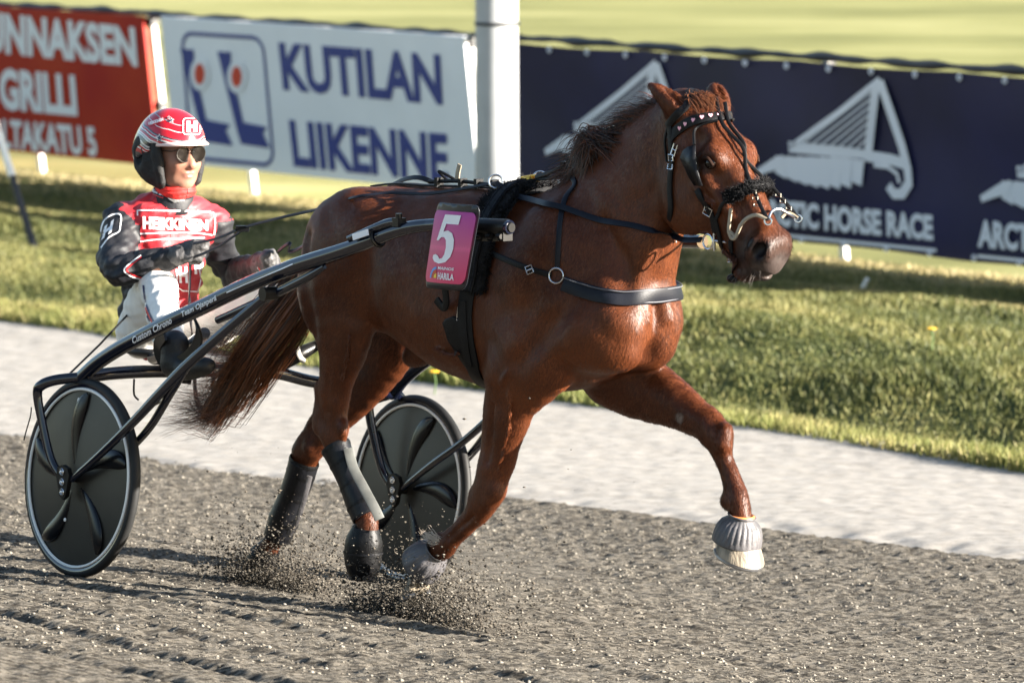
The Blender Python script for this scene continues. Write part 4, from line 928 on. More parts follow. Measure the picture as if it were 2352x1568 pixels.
strap('cheekpiece', hr_([(1541, 290), (1543, 330), (1546, 365), (1543, 400), (1541, 440), (1543, 490), (1551, 535)]), .021, .006, M_leath, br, .004)
buckle(1546, 362, .028, .02, br); buckle(1544, 384, .026, .016, br); buckle(1553, 345, .02, .04, br, ang=.3)
strap('cheekpiece', hr_([(1603, 436), (1615, 458), (1630, 482), (1641, 505), (1645, 532)]), .022, .006, M_leath, br, .004); buckle(1628, 484, .028, .028, br, ang=.5)
# blinkers: stiff curved leather cups beside each eye
bp_ = [(1561, 362), (1568, 346), (1580, 337), (1595, 333), (1597, 355), (1601, 390), (1611, 427), (1594, 427), (1580, 405)]
q0 = np.array(HR(1585, 385)[0]); bl = [HL(x, y, q0[1]-.022-.020*max(0, (x-1575)/40)) for x, y in bp_]
for s_ in (1, -1):
    mb = MB(); P_ = [q*np.array((1, s_, 1)) for q in bl]; c = sum(P_)/len(P_)+np.array((0, -.012*s_, 0)); mb.add(P_+[c], [(i, (i+1) % 9, 9) for i in range(9)]); o = mb.build('blinker', M_boot, br); sm = o.modifiers.new('thickness', 'SOLIDIFY'); sm.thickness = .006
    mb = MB(); mb.tube(spline([P_[3], *[HL(x, y, -.10+.02*i)*np.array((1, s_, 1)) for i, (x, y) in enumerate(((1594, 305), (1602, 292), (1625, 282), (1648, 277)))]], 5), .005, 8); mb.build('blinker_stay', M_leath, br)
# fluffy noseband
nbp = hr_([(1664, 462), (1678, 452), (1698, 444), (1716, 438), (1731, 434)]); nbp = near_half(nbp); nbp = nbp+mirror(nbp[::-1])
pts, nn = wrap_pts(nbp, .006, 6); mb = MB(); mb.tube([p+n_*.008 for p, n_ in zip(pts, nn)], .018, 10); nb = mb.build('noseband', mat('pad_base', (.012,)*3, .9), br); fur_on('noseband_fur', [p+n_*.016 for p, n_ in zip(pts, nn)], nn, .034, 2600, .014, nb, seed=9)
strap('noseband_strap', hr_([(1666, 462), (1655, 485), (1646, 505)]), .012, .005, M_leath, br, .004)
# overcheck straps down the face to the overcheck bit
oc = [HR(1640, 238)[0]+np.array((.01, 0, .02)), HR(1652, 284)[0]+np.array((.008, 0, .01)), HR(1672, 315)[0]+np.array((.012, 0, .012)), HR(1698, 352)[0]+np.array((.02, 0, .015))]
oa = oc+[HL(1714, 392, -.02), HL(1733, 440, -.035), HL(1748, 475, -.045), HL(1764, 506, -.05)]
ob = [HR(1655, 250)[0]+np.array((.012, .01, .02)), HR(1664, 290)[0]+np.array((.012, .01, .01)), HR(1694, 340)[0]+np.array((.02, .01, .015)), HL(1712, 366, .0), HL(1752, 408, .03), HL(1790, 448, .05), HL(1832, 500, .07)]
free_strap('overcheck_strap', oa, .013, .005, M_leath, br, (.5, -.7, .3)); free_strap('overcheck_strap', ob, .013, .005, M_leath, br, (.5, -.7, .3))
for x, y, p_ in ((1733, 440, -.035), (1737, 455, -.04), (1740, 470, -.04), (1790, 448, .05), (1800, 462, .055), (1814, 478, .06)):
    q = HL(x, y, p_); mb = MB(); P_ = [q+np.array(d)*.012 for d in ((-1, -.4, -.4), (1, -.4, -.4), (1, -.4, .4), (-1, -.4, .4), (-1, -.4, -.4))]; mb.tube(P_, .0022, 6); mb.build('buckle', M_steel, br)
for x, y, p_ in ((1764, 508, -.05), (1833, 502, .07)):
    mb = MB(); mb.torus(HL(x, y, p_), (.6, -.7, .1), .012, .003, 18, 6); mb.build('ring', M_steel, br)
# fork shaped nose piece of the overcheck
def fork(s_, pp):
    mb = MB(); a = [HL(1680, 478, pp[0]), HL(1677, 505, pp[0]), HL(1675, 530, pp[0]), HL(1681, 548, pp[0])]; b = [HL(1681, 548, pp[0]), HL(1690, 545, pp[0]), HL(1702, 518, pp[1]), HL(1716, 502, pp[2]), HL(1738, 494, pp[3]), HL(1762, 504, pp[4])]
    a, b = [[q*np.array((1, s_, 1)) for q in c_] for c_ in (a, b)]
    mb.ribbon(spline(a, 5), [(.1, -s_, 0)]*16, .012, .005); mb.ribbon(spline(b, 5), [(.3, -s_, .2)]*26, .012, .005); mb.tube([a[2], b[1]], .006, 8); mb.build('bit_fork', M_tan, br)
fork(1, (-.082, -.08, -.075, -.065, -.05))
mb = MB(); mb.tube(spline([HL(1764, 506, -.05), HL(1772, 486, -.02), HL(1790, 480, .02), HL(1812, 492, .05), HL(1832, 502, .07)], 5), .005, 8); mb.build('overcheck_bar', M_steel, br)
mb = MB(); mb.tube(spline([HL(1795, 500, .03), HL(1806, 490, .045), HL(1820, 492, .06), HL(1833, 500, .07)], 5), .006, 8); mb.build('bit_fork', M_tan, br)
# snaffle rings and chin strap
for s_ in (1, -1):
    q = HR(1640, 556)[0]*np.array((1, s_, 1)); c = HL(1626, 555, q[1]*s_-.012)*np.array((1, s_, 1)); mb = MB(); mb.torus(c, (.1, 1, 0), .025, .0036, 28, 8); mb.tube([c+np.array((.028, 0, .03)), c+np.array((.03, 0, -.03))], .005, 8); mb.tube([c+np.array((.03, 0, .005)), c+np.array((.085, s_*.012, .002))], .004, 8); mb.build('bit_ring', M_steel, br)
strap('chin_strap', hr_([(1682, 552), (1683, 575), (1680, 600), (1676, 612)])+[(2.69, 0, 1.27)], .018, .006, M_leath, br, .004); buckle(1678, 602, .02, .014, br)
mb = MB(); q = np.array((2.708, -.015, 1.262)); mb.ell(q, (.022, .022, .016), n=12, m=8); mb.build('chin_rubber', M_rub, br)
strap('chin_cradle', hr_([(1646, 505), (1655, 540), (1662, 570)])+[(2.66, 0, 1.30)], .016, .006, M_leath, br, .004)

# reins (world path from the hand through the terret to the bit)
def rein(P, w, name, parent):
    A = spline(P, 10); mb = MB(); mb.ribbon([q for q in A], [S.l*-1*.8+np.array((0, 0, .6))]*len(A), w, .004); return mb.build(name, M_bluel, parent)
HW_ = lambda x, y, p: H.W(HL(x, y, p)); SW_ = lambda x, y, p: S.W(SL(x, y, p))
rw = S.W(SL(446, 562, -.15)); rr_ = empty('rein', None, rw, 'black leather rein from the gloved right hand along the near side to the bit', 'rein', 'driving reins')
terr = H.W(HR(1139, 452)[0]+np.array((.02, -.02, .050)))
bump_ = lambda x, y: H.W(HR(x, y)[0]+np.array((0, -.006, .012)))
rein([SW_(446, 560, -.16), SW_(500, 548, -.16), SW_(559, 524, -.15), SW_(640, 502, -.15), SW_(735, 480, -.15), bump_(815, 462), bump_(900, 452), bump_(1000, 452), terr], .011, 'hand_part', rr_)
def HN(x, y, o): q, n_ = HR(x, y); return H.W(q+n_*o)
A = [terr]+[HN(x, y, .02) for x, y in ((1190, 461), (1225, 468), (1260, 476), (1295, 484), (1337, 493), (1380, 502), (1420, 511), (1460, 519), (1500, 528), (1541, 537), (1575, 544))]+[H.W(HL(1612, 551, HR(1640, 556)[0][1]-.014))]; rein(A, .021, 'bit_part', rr_)
rein([SW_(446, 592, -.16), SW_(500, 568, -.16), SW_(559, 528, -.152)], .012, 'hand_loop', rr_)
mb = MB(); c = SW_(557, 525, -.155); mb.box(c, .05, .03, .022); mb.build('rein_clip', M_rub, rr_, smooth=False)
mb = MB(); c = H.W(HR(1563, 543)[0]+np.array((0, -.035, 0))); P_ = [c+S.h*x*.014+np.array((0, 0, y*.016)) for x, y in ((-1, -1), (1, -1), (1, 1), (-1, 1), (-1, -1))]; mb.tube(P_, .003, 6); mb.build('buckle', M_steel, rr_)
lw = S.W(SL(640, 590, .15)); rl_ = empty('rein', None, lw, 'black leather rein leaving the gloved left hand towards the far side', 'rein', 'driving reins')
rump_l = [H.W(np.array(HB.ray_cast(Vector((x_, .12, 2.3)), Vector((0, 0, -1)))[0])+np.array((0, 0, .01))) for x_ in (.95, 1.2, 1.5, 1.72)]
rein([SW_(640, 578, .15), SW_(665, 560, .15), SW_(690, 570, .15)]+rump_l, .018, 'hand_part', rl_)
rein([rump_l[-1], H.W(np.array((1.95, .22, 1.42))), H.W(np.array((2.25, .18, 1.40))), H.W(np.array((2.64, .10, 1.385)))], .02, 'bit_part', rl_)
A = [SW_(438, 590, -.14), SW_(437, 640, -.13), SW_(436, 690, -.1), SW_(440, 740, 0), SW_(445, 800, .05), SW_(448, 860, .1), SW_(453, 920, .1), SW_(470, 952, .1), SW_(482, 940, .12)]
rein(A, .022, 'hanging_end', rr_); rein([SW_(492, 850, .1), SW_(490, 900, .1), SW_(497, 935, .1), SW_(515, 955, .12), SW_(540, 940, .14), SW_(542, 900, .16)], .02, 'hanging_end', rr_)

# ------------------------------------------------------------------ boots on the legs
def leg_boot(P, rad, lat, label, group='leg boots', cut=.25, part='shell'):
    e = empty('leg_boot', H, P[-1], label, 'boot', group); A = spline([list(p)+[r] for p, r in zip(P, rad)], 5); mb = MB(); mb.tube([a[:3] for a in A], [a[3] for a in A], 28, lat, cap=False); o = mb.build(part, M_boot, e)
    sm = o.modifiers.new('thickness', 'SOLIDIFY'); sm.thickness = .008; sm.offset = 0; return e, A
def bands(e, A, ts, w=.018):
    for t in ts:
        k = int(t*(len(A)-2)); a, b = A[k], A[k+1]; ax = b[:3]-a[:3]; ax /= np.linalg.norm(ax); mb = MB(); r_ = a[3]+.005; mb.tube([a[:3]-ax*w/2, a[:3], a[:3]+ax*w/2], [r_, r_+.002, r_], 24, .86, cap=False); mb.build('strap', M_rub, e)
e, A = leg_boot([HL(772, 1028, -.15), HL(787, 1062, -.148), HL(805, 1105, -.145), HL(826, 1150, -.142), HL(842, 1186, -.14)], [.054, .048, .044, .052, .053], .88, 'dark leg boot with pale front strip on the near hind leg'); bands(e, A, (.0, .3, .6, .85))
mb = MB(); fr = [HL(800, 1030, -.165), HL(812, 1075, -.17), HL(838, 1125, -.175), HL(862, 1170, -.175), HL(872, 1192, -.17)]; mb.ribbon(spline(fr, 5), [(.75, -.62, .2)]*21, .036, .008); mb.build('front_guard', mat('guard_grey', (.09, .092, .085), .55, var=.3, vscale=20), e)
e, A = leg_boot([HL(698, 1060, .148), HL(688, 1095, .147), HL(670, 1145, .145), HL(651, 1195, .142), HL(636, 1235, .14)], [.056, .054, .052, .056, .050], .9, 'tall dark leg boot on the far hind leg, sand at its foot'); bands(e, A, (.0, .22, .5, .8))
mb = MB(); fr = [HL(712, 1092, .11), HL(700, 1140, .105), HL(684, 1190, .10), HL(664, 1228, .10)]; mb.ribbon(spline(fr, 5), [(.75, -.62, .2)]*16, .020, .006); mb.build('front_guard', M_bell, e)
def hoof_bulb(top, c, bot, r, label):
    e = empty('hoof_boot', H, bot, label, 'boot', 'boots over the hind hooves'); A = spline([list(top)+[r*.72], list((np.array(top)+c)/2)+[r*1.0], list(c)+[r*1.05], list((np.array(c)+bot)/2)+[r*.98], list(bot)+[r*.70]], 5); mb = MB(); mb.tube([a[:3] for a in A], [a[3] for a in A], 28, .9); mb.build('shell', M_rub, e)
    k = 10; mb = MB(); mb.tube([A[k][:3]+np.array((0, 0, .004)), A[k][:3]-np.array((0, 0, .004))], [A[k][3]+.004]*2, 28, .9, cap=False); mb.build('rim', M_boot, e); return e
hoof_bulb(HL(840, 1210, -.14), HL(834, 1268, -.14), HL(833, 1330, -.14), .069, 'bulky black rubber boot over the near hind hoof')
hoof_bulb(HL(618, 1258, .14), HL(602, 1290, .14), HL(590, 1332, .14), .060, 'black rubber boot over the far hind hoof, half hidden by flying sand')
def bell(top, bot, rt, rb, label, m, ribs=26):
    top, bot = np.array(top), np.array(bot); ax = bot-top; L_ = np.linalg.norm(ax); e = empty('bell_boot', H, bot, label, 'boot', 'bell boots on the fore hooves'); mb = MB()
    prof = [(rt*1.06, -.004), (rt*.92, .004), (rt*.95, L_*.12), (rb*.80, L_*.30), (rb*.90, L_*.45), (rb*.97, L_*.62), (rb*1.0, L_*.80), (rb*1.05, L_*.90), (rb*1.06, L_), (rb*1.0, L_+.003)]
    def mod(a, k): return 1+(.045 if (math.cos(a*ribs) > .1 and 3 <= k <= 6) else 0)
    mb.lathe(top, ax, prof, 156, mod); o = mb.build('shell', m, e, angle=60); sm = o.modifiers.new('thickness', 'SOLIDIFY'); sm.thickness = .005; return e
bell(HL(1704, 1184, .155), HL(1692, 1244, .155), .044, .078, 'grey ribbed bell boot over the raised far fore hoof', M_bell)
mb = MB(); A_ = HL(1704, 1186, .155); mb.torus(A_, (.1, 0, 1), .040, .006, 24, 8); o = mb.build('bandage', mat('orange_tape', (.62, .20, .05), .6), None); place(o, H); tag(o, 'orange tape ring above the raised hoof bell boot', 'tape')
bell(HL(1004, 1262, -.133), HL(966, 1298, -.13), .042, .070, 'grey bell boot over the near fore hoof, half hidden by flying sand', M_bell, 14)

# ================================================================== SULKY
M_frame = mat('sulky_enamel', (.0035, .005, .013), .12, spec=.5, coat=.4)
M_hub = mat('hub_black', (.006, .0055, .005), .35, spec=.3, var=.4, vscale=40)
M_tyre = mat('tyre', (.012, .012, .012), .6, spec=.25, var=.5, vscale=5)
M_rimw = mat('rim_stripe', (.78, .76, .72), .45)
M_disc = mat('wheel_disc', (.020, .017, .0135), .35, spec=.3, var=.25, vscale=6)
M_spoke = mat('wheel_vane', (.003, .0034, .005), .25, spec=.3)
M_dirt = mat('dirty_metal', (.06, .055, .05), .5, metal=.3, var=.8, vscale=25)
M_script = mat('script_white', (.75, .76, .80), .4)
M_logoblk = mat('seat_black', (.012, .012, .013), .5)
sk = empty('sulky', S, (0, 0, 0), 'blue black two wheeled racing sulky with disc wheels and long curved shafts', 'sulky')
roll = math.atan(BANK); WN = np.array((0, math.cos(roll), -math.sin(roll))); WU = np.array((0, math.sin(roll), math.cos(roll))); WX = np.array((1., 0, 0))
R_ = .368
def wheel(c, sgn, phase):
    c = np.array(c, float)
    root = MB(); root.torus(c, WN, R_-.019, .019, 96, 14); tyre = root.build('wheel', M_tyre, sk)
    mb = MB(); prof = [(R_-.040, -.012), (R_-.030, -.0185), (R_-.022, -.019), (R_-.022, .019), (R_-.030, .0185), (R_-.040, .012)]; mb.lathe(c, WN, prof, 96); mb.build('rim', M_frame, tyre)
    for sd in (-1, 1):
        mb = MB(); mb.torus(c+WN*sd*.0165, WN, R_-.040, .0055, 96, 6); mb.build('rim_stripe', M_rimw, tyre)
        mb = MB(); n, m = 64, 8; vs = [c+WN*sd*.030]
        for k in range(1, m+1):
            r = (R_-.036)*k/m; hgt = .030-.020*(k/m)**1.5
            for j in range(n): a = 2*math.pi*j/n; vs.append(c+(WX*math.cos(a)+WU*math.sin(a))*r+WN*sd*hgt)
        fs = [(0, 1+j, 1+(j+1) % n) for j in range(n)]+[(1+(k-1)*n+j, 1+k*n+j, 1+k*n+(j+1) % n, 1+(k-1)*n+(j+1) % n) for k in range(1, m) for j in range(n)]
        mb.add(vs, fs); mb.build('disc', M_disc, tyre)
        for v_ in range(5):                                                   # raised curved vanes
            a0 = phase+v_*2*math.pi/5; mb = MB(); pts = []; rr = []
            for t in np.linspace(0, 1, 12):
                r = .05+(R_-.105)*t; a = a0+.30*t*t*sd; pts.append(c+(WX*math.cos(a)+WU*math.sin(a))*r+WN*sd*(.031-.020*(r/(R_-.036))**1.5)); rr.append(.006+.042*t*(1-t**6)+.004)
            mb.tube(pts, rr, 14, 1.0); o = mb.build('vane', M_spoke, tyre)
            # press the vane flat against the disc
            n_ = WN; me = o.data; co = np.array([v.co[:] for v in me.vertices]); base = c+WN*sd*.012-off(sk); d = (co-base) @ n_; me.vertices.foreach_set('co', (co-np.outer((d-sd*.010)*.62, n_)).astype(np.float32).ravel()); me.update()
    mb = MB(); mb.lathe(c, WN, [(.001, -.075), (.022, -.075), (.024, -.06), (.016, -.055), (.016, .055), (.024, .06), (.022, .075), (.001, .075)], 28); mb.build('hub', M_hub, tyre); return tyre
wc_n, wc_f = SL(186, 1097, -.74), SL(949, 1126, .74); wc_n[0] = 0.0; wc_f[0] = .05
wn_ = wheel(wc_n, -1, .55); wheel(wc_f, 1, .2)
mb = MB(); mb.ell(wc_n+WU*.265-WX*.03-WN*.020, (.011, .006, .030), n=14, m=10); mb.build('reflector', M_rimw, wn_)
mb = MB(); mb.ell(wc_n-WU*.16-WX*.05-WN*.026, (.008, .004, .008), n=8, m=6); mb.build('reflector', M_rimw, wn_)
def tube(name, P, r, m=M_frame, parent=sk, n=14, flat=1.0, sub=6):
    A = spline([list(p)+[q] for p, q in zip(P, r if not np.isscalar(r) else [r]*len(P))], sub); mb = MB(); mb.tube([a[:3] for a in A], [a[3] for a in A], n, flat); return mb.build(name, m, parent)
def far(q):
    q = np.array(q, float); return np.array((q[0]+.05, -q[1], q[2]-2*abs(q[1])*BANK))
# shafts
shaft_n = [SL(185, 868, -.70), SL(223, 834, -.685), SL(274, 800, -.67), SL(330, 770, -.655), SL(390, 739, -.64), SL(457, 708, -.62), SL(574, 652, -.585), SL(676, 612, -.56), SL(775, 580, -.53), SL(842, 556, -.51), SL(900, 534, -.49), SL(945, 522, -.472), SL(985, 517, -.455)]
shaft_r = [.026, .027, .028, .029, .029, .029, .029, .029, .028, .026, .024, .023, .022]
sh = tube('shaft', shaft_n, shaft_r); tube('shaft', [far(q) for q in shaft_n], shaft_r)
tip = [SL(985, 517, -.455), SL(1040, 515, -.44), SL(1092, 519, -.425), SL(1172, 522, -.405)]
t1 = tube('shaft_tip', tip, [.022, .022, .024, .024]); tube('shaft_tip', [far(q) for q in tip], [.022, .022, .024, .024])
mb = MB(); mb.tube([SL(1092, 519, -.425), SL(1165, 522, -.405), SL(1176, 523, -.402)], [.028, .028, .016], 18); mb.build('tip_sleeve', M_hub, t1)
for x in (1112, 1136, 1160):
    mb = MB(); q = SL(x, 542, -.41); mb.box(q, .032, .04, .032); mb.tube([q+np.array((-.012, -.025, 0)), q+np.array((.012, -.025, 0))], .009, 10); mb.build('shaft_lock', M_hub, t1, smooth=False)
# quick hitch rod above the near shaft with clamp
tube('hitch_rod', [SL(800, 548, -.535), SL(850, 528, -.52), SL(890, 513, -.50), SL(920, 508, -.49)], [.010, .014, .016, .013]); mb = MB(); q = SL(916, 510, -.49); mb.box(q, .035, .035, .03); mb.tube([q+np.array((0, 0, -.02)), q+np.array((0, 0, .03))], .012, 12); mb.build('hitch_clamp', M_hub, sk, smooth=False)
mb = MB(); mb.box(SL(828, 539, -.545), .09, .006, .022, np.array(Matrix.Rotation(-.27, 3, 'Y'))); mb.build('maker_label', M_script, sk, smooth=False)
mb = MB(); mb.torus(SL(868, 546, -.50), (.9, .1, .3), .030, .006, 20, 8); mb.build('tie_strap', M_hub, sk)
tube('under_brace', [SL(500, 735, -.60), SL(600, 690, -.58), SL(700, 640, -.555), SL(745, 612, -.54)], [.014, .016, .016, .010])
# axle arch
ar = [SL(195, 866, -.70), SL(250, 858, -.60), SL(330, 853, -.45), SL(435, 852, -.26), SL(540, 851, -.06), SL(633, 856, .12), (0.03, .30, .655), (.04, .50, .63), far(shaft_n[0])]
ax = tube('axle_arch', ar, .024, M_frame)
# forks from the arch to both sides of each wheel and braces up to the shafts
for q0, sgn in ((lambda q: np.array(q, float), 1), (far, -1)):
    out = [SL(190, 866, -.70), SL(130, 872, -.775), SL(96, 884, -.815), SL(86, 905, -.82), SL(98, 975, -.815), SL(118, 1055, -.81), SL(145, 1100, -.805)]
    inn = [(q[0], -1.48-q[1], q[2]) for q in out[2:]]; inn = [SL(190, 866, -.70)]+[np.array((q[0]+.01, q[1], q[2]-.01)) for q in inn]
    tube('fork', [q0(q) for q in out], [.02, .02, .02, .019, .017, .016, .014], flat=.75); tube('fork', [q0(q) for q in inn], [.02, .02, .02, .019, .017, .014], flat=.75)
    bo = [SL(166, 1100, -.805), SL(230, 1043, -.80), SL(300, 975, -.785), SL(370, 900, -.755), SL(430, 838, -.72), SL(520, 757, -.665), SL(618, 674, -.60)]
    b1_ = tube('brace', [q0(q) for q in bo], [.013, .015, .017, .019, .019, .018, .018]); bi = [(bo[0][0], -.675, bo[0][2]), (bo[1][0], -.680, bo[1][2]), (bo[2][0]+.005, -.70, bo[2][2]-.01), (bo[3][0]+.01, -.725, bo[3][2]-.01), (bo[4][0], -.72, bo[4][2])]
    tube('brace', [q0(q) for q in bi], [.012, .014, .015, .016, .017])
    mb = MB(); q = q0(bo[-1]); mb.tube([q+np.array((0, -.03, 0)), q+np.array((0, .03, 0))], .024, 18); mb.build('brace_joint', M_hub, b1_)
    for sd in (-.815, -.665):
        h0 = np.array(q0((wc_n[0]-.005, sd, wc_n[2]))); mb = MB(); pl = [(-.03, .045), (.0, .055), (.035, .045), (.045, .02), (.02, -.06), (.0, -.075), (-.02, -.06), (-.04, .01)]
        vs = [h0+np.array((x, d, z)) for d in (-.009, .009) for x, z in pl]; mb.add(vs, [tuple(range(8)), tuple(range(15, 7, -1))]+[(i, (i+1) % 8, 8+(i+1) % 8, 8+i) for i in range(8)]); pb_ = mb.build('hub_plate', M_hub, sk)
        for z in (.03, -.008, -.045):
            mb = MB(); o_ = -.012 if sgn > 0 else .012
            mb.torus(h0+np.array((0, -.011, z)), (0, 1, 0), .011, .0035, 18, 6); mb.ell(h0+np.array((0, -.011, z)), (.007, .005, .007), n=10, m=6); mb.build('bolt', M_steel, pb_)
# seat, seat post, foot rests
seat_c = SL(345, 800, 0); 
mb = MB(); n = 20; prof = []
for t in np.linspace(0, 1, 8):
    for j in range(n): a = 2*math.pi*j/n; r = .02+.17*t; back = max(0, -math.cos(a)); prof.append(np.array((-.52, 0, .725))+np.array((math.cos(a)*r*1.0, math.sin(a)*r*1.05, .10*t**3*(.3+1.1*back))))
mb.add(prof, [(i*n+j, i*n+(j+1) % n, (i+1)*n+(j+1) % n, (i+1)*n+j) for i in range(7) for j in range(n)]+[tuple(range(n))]); o = mb.build('seat', M_logoblk, sk); sm = o.modifiers.new('thickness', 'SOLIDIFY'); sm.thickness = .02
tube('seat_post', [(-.54, -.05, .715), (-.35, -.05, .70), (0, -.05, .735)], .02); tube('seat_post', [(-.54, .05, .71), (-.35, .05, .69), (0.03, .05, .72)], .02)
tube('seat_rod', [SL(350, 822, -.15), SL(420, 800, -.25), SL(470, 765, -.4)], .022, M_frame)
tube('far_rod', [SL(610, 852, .10), SL(650, 832, .16), SL(690, 812, .22), SL(740, 786, .32), SL(800, 752, .44)], [.03, .03, .028, .018, .018], M_hub); mb = MB(); q = SL(688, 815, .2); mb.lathe(q, (1, .75, .55), [(.001, 0), (.034, 0), (.036, .004), (.034, .008), (.001, .008)], 28); mb.build('end_cap', mat('cap_grey', (.22, .21, .19), .5), sk)
for s_ in (1, -1):
    f_ = (lambda q: np.array(q)) if s_ > 0 else far
    P = [f_(SL(375, 768, -.5)), f_(SL(360, 795, -.48)), f_(SL(372, 828, -.47)), f_(SL(402, 835, -.46)), f_(SL(440, 810, -.46)), f_(SL(455, 772, -.5)), f_(SL(450, 745, -.55))]
    A = spline(P, 5); mb = MB(); mb.ribbon(A, [(0, 1, 0)]*len(A), .05, .008); mb.build('foot_rest', M_hub, sk)
# brake cable loops under the arch
tube('cable', [SL(308, 870, -.4), SL(308, 905, -.4), SL(318, 918, -.38)], .004, M_hub, n=8); tube('cable', [SL(390, 872, -.3), SL(388, 900, -.3), SL(372, 920, -.32), SL(350, 932, -.33)], .004, M_hub, n=8)
tube('mount', [SL(410, 868, -.28), SL(440, 872, -.24)], .018, M_hub)
mb = MB(); mb.tube(spline([SL(72, 935, -.8), SL(70, 955, -.81), SL(60, 990, -.81), SL(55, 1010, -.81)], 4), .0025, 6); mb.build('loose_wire', M_hub, sk)
# pin-striping and script on the near shaft
Vs, Fs_ = [], []
SB = None
def shaft_bvh():
    ob = sh.data; return BVHTree.FromPolygons([tuple(np.array(v.co)+off(sk)) for v in ob.vertices], [tuple(p.vertices) for p in ob.polygons])
SB = shaft_bvh()
for txt, q in (('Custom Chrono', [(306, 790), (396, 742), (391, 727), (301, 775)]), ('Team Ojanperä', [(420, 731), (500, 692), (495, 677), (415, 716)])):
    V_, F_, a_ = text2d(txt, .02, .3); P3, F3 = on_surface(quad_map(V_, q), F_, SB, S, .002, 5)
    if len(F3): flat_build('script_lettering', P3, F3, M_script, sk)
V_, F_ = stroke2d(np.array([(520, 672), (560, 654), (650, 616), (672, 606)]), 2.5); P3, F3 = on_surface(V_, F_, SB, S, .002, 6)
if len(F3): flat_build('pinstripe', P3, F3, M_script, sk)

# number plate hanging on the near shaft
M_plate = mat('plate_black', (.007, .008, .012), .4)
def gradient_mat():
    m = bpy.data.materials.new('plate_print'); m.use_nodes = True; nt = m.node_tree; b = nt.nodes['Principled BSDF']; a = nt.nodes.new('ShaderNodeAttribute'); a.attribute_name = 'Col'; nt.links.new(a.outputs['Color'], b.inputs['Base Color']); b.inputs['Roughness'].default_value = .3; return m
npq = np.array([SL(977, 660, -.50), SL(1070, 668, -.50), SL(1105, 472, -.50), SL(1006, 464, -.50)])
pl = empty('number_plate', S, npq.mean(0), 'pink number five plate with black backing hung on the near shaft', 'number plate')
def on_plate(V, o):
    """unit box (u right, v up) on the gently curved plate"""
    P = quad_map(np.asarray(V, float), npq); w = np.asarray(V)[:, 0]; return P+np.stack([0*w, -o-.014*(1-(2*w-1)**2), 0*w], 1)
V_, F_ = dense(np.array(rrect(0, 0, 1, 1, .11, 6)), [tuple(range(28))], .08); mb = MB(); mb.add(on_plate(V_, 0), F_); o = mb.build('backing', M_plate, pl); sm = o.modifiers.new('thickness', 'SOLIDIFY'); sm.thickness = .004; sm.offset = 0
rp = np.array(rrect(.025, .075, .985, .915, .09, 6)); V_, F_ = dense(rp, [tuple(range(len(rp)))], .06)
P3 = on_plate(V_, .009); me = bpy.data.meshes.new('print'); me.from_pydata([tuple(q-off(pl)) for q in P3], [], F_); t = (V_[:, 1:2]-.075)/.84; cA, cB, cC = np.array((.62, .045, .13)), np.array((.55, .10, .22)), np.array((.36, .05, .30))
col = np.where(t < .5, cA*(1-2*t)+cB*2*t, cB*(2-2*t)+cC*(2*t-1)); col = col*(1+.18*(np.abs(t-.48) < .03))
set_vcol(me, col); link_mesh('print', me, gradient_mat(), pl, False)
Z3 = lambda P: [((x-150)/325*1.0-.0-((y-500)/510)*-.0, 0) for x, y in P]
inv = lambda px, py: None
def plate_uv(x, y):
    """plate coordinates of a point measured on the enlarged view"""
    X, Y = 918.75+x*.3906, 367.5+y*.3906; L2 = lambda a, b, t: np.array(a)*(1-t)+np.array(b)*t
    q = [(977, 660), (1070, 668), (1105, 472), (1006, 464)]; u = v = .5
    for _ in range(12):
        P = lambda a, b: quad_map(np.array([[a, b]]), q)[0]; p = P(u, v); e = np.array((X, Y))-p; du = (P(u+.01, v)-p)/.01; dv = (P(u, v+.01)-p)/.01; s_ = np.linalg.solve(np.stack([du, dv], 1), e); u += s_[0]; v += s_[1]
    return u, v
five = [(300, 318), (392, 324), (377, 378), (308, 372), (290, 418), (318, 412), (342, 428), (352, 466), (347, 520), (330, 568), (302, 598), (262, 606), (232, 594), (220, 574), (224, 556), (240, 550), (256, 560), (266, 578), (282, 574), (296, 552), (306, 510), (306, 468), (294, 450), (276, 452), (258, 470), (246, 468), (284, 360)]
fv, ff = poly2d([plate_uv(*q) for q in five]); flat_build('numeral', on_plate(fv, .012), ff, M_script, pl)
for i, (c_, r0, r1) in enumerate((((.12, .30, .66), 44, 34), ((.60, .08, .03), 31, 21), ((.80, .55, .06), 18, 0))):
    P = [(248-r0*math.cos(a), 690-r0*1.5*math.sin(a)) for a in np.linspace(0, math.pi/2, 8)]+[(248-r1*math.cos(a), 690-r1*1.5*math.sin(a)) for a in np.linspace(math.pi/2, 0, 8)]
    fv, ff = poly2d([plate_uv(*q) for q in P]); flat_build('arc_emblem', on_plate(fv, .012), ff, mat('arc%d' % i, c_, .4), pl)
for txt, q in (('HARILA', [(256, 698), (345, 706), (348, 668), (258, 656)]), ('MAINOS', [(256, 640), (346, 648), (350, 632), (260, 622)])):
    V_, F_, a_ = text2d(txt, .03); uv = np.array([plate_uv(*c_) for c_ in q]); flat_build('lettering', on_plate(quad_map(V_, uv), .012), F_, M_script, pl)

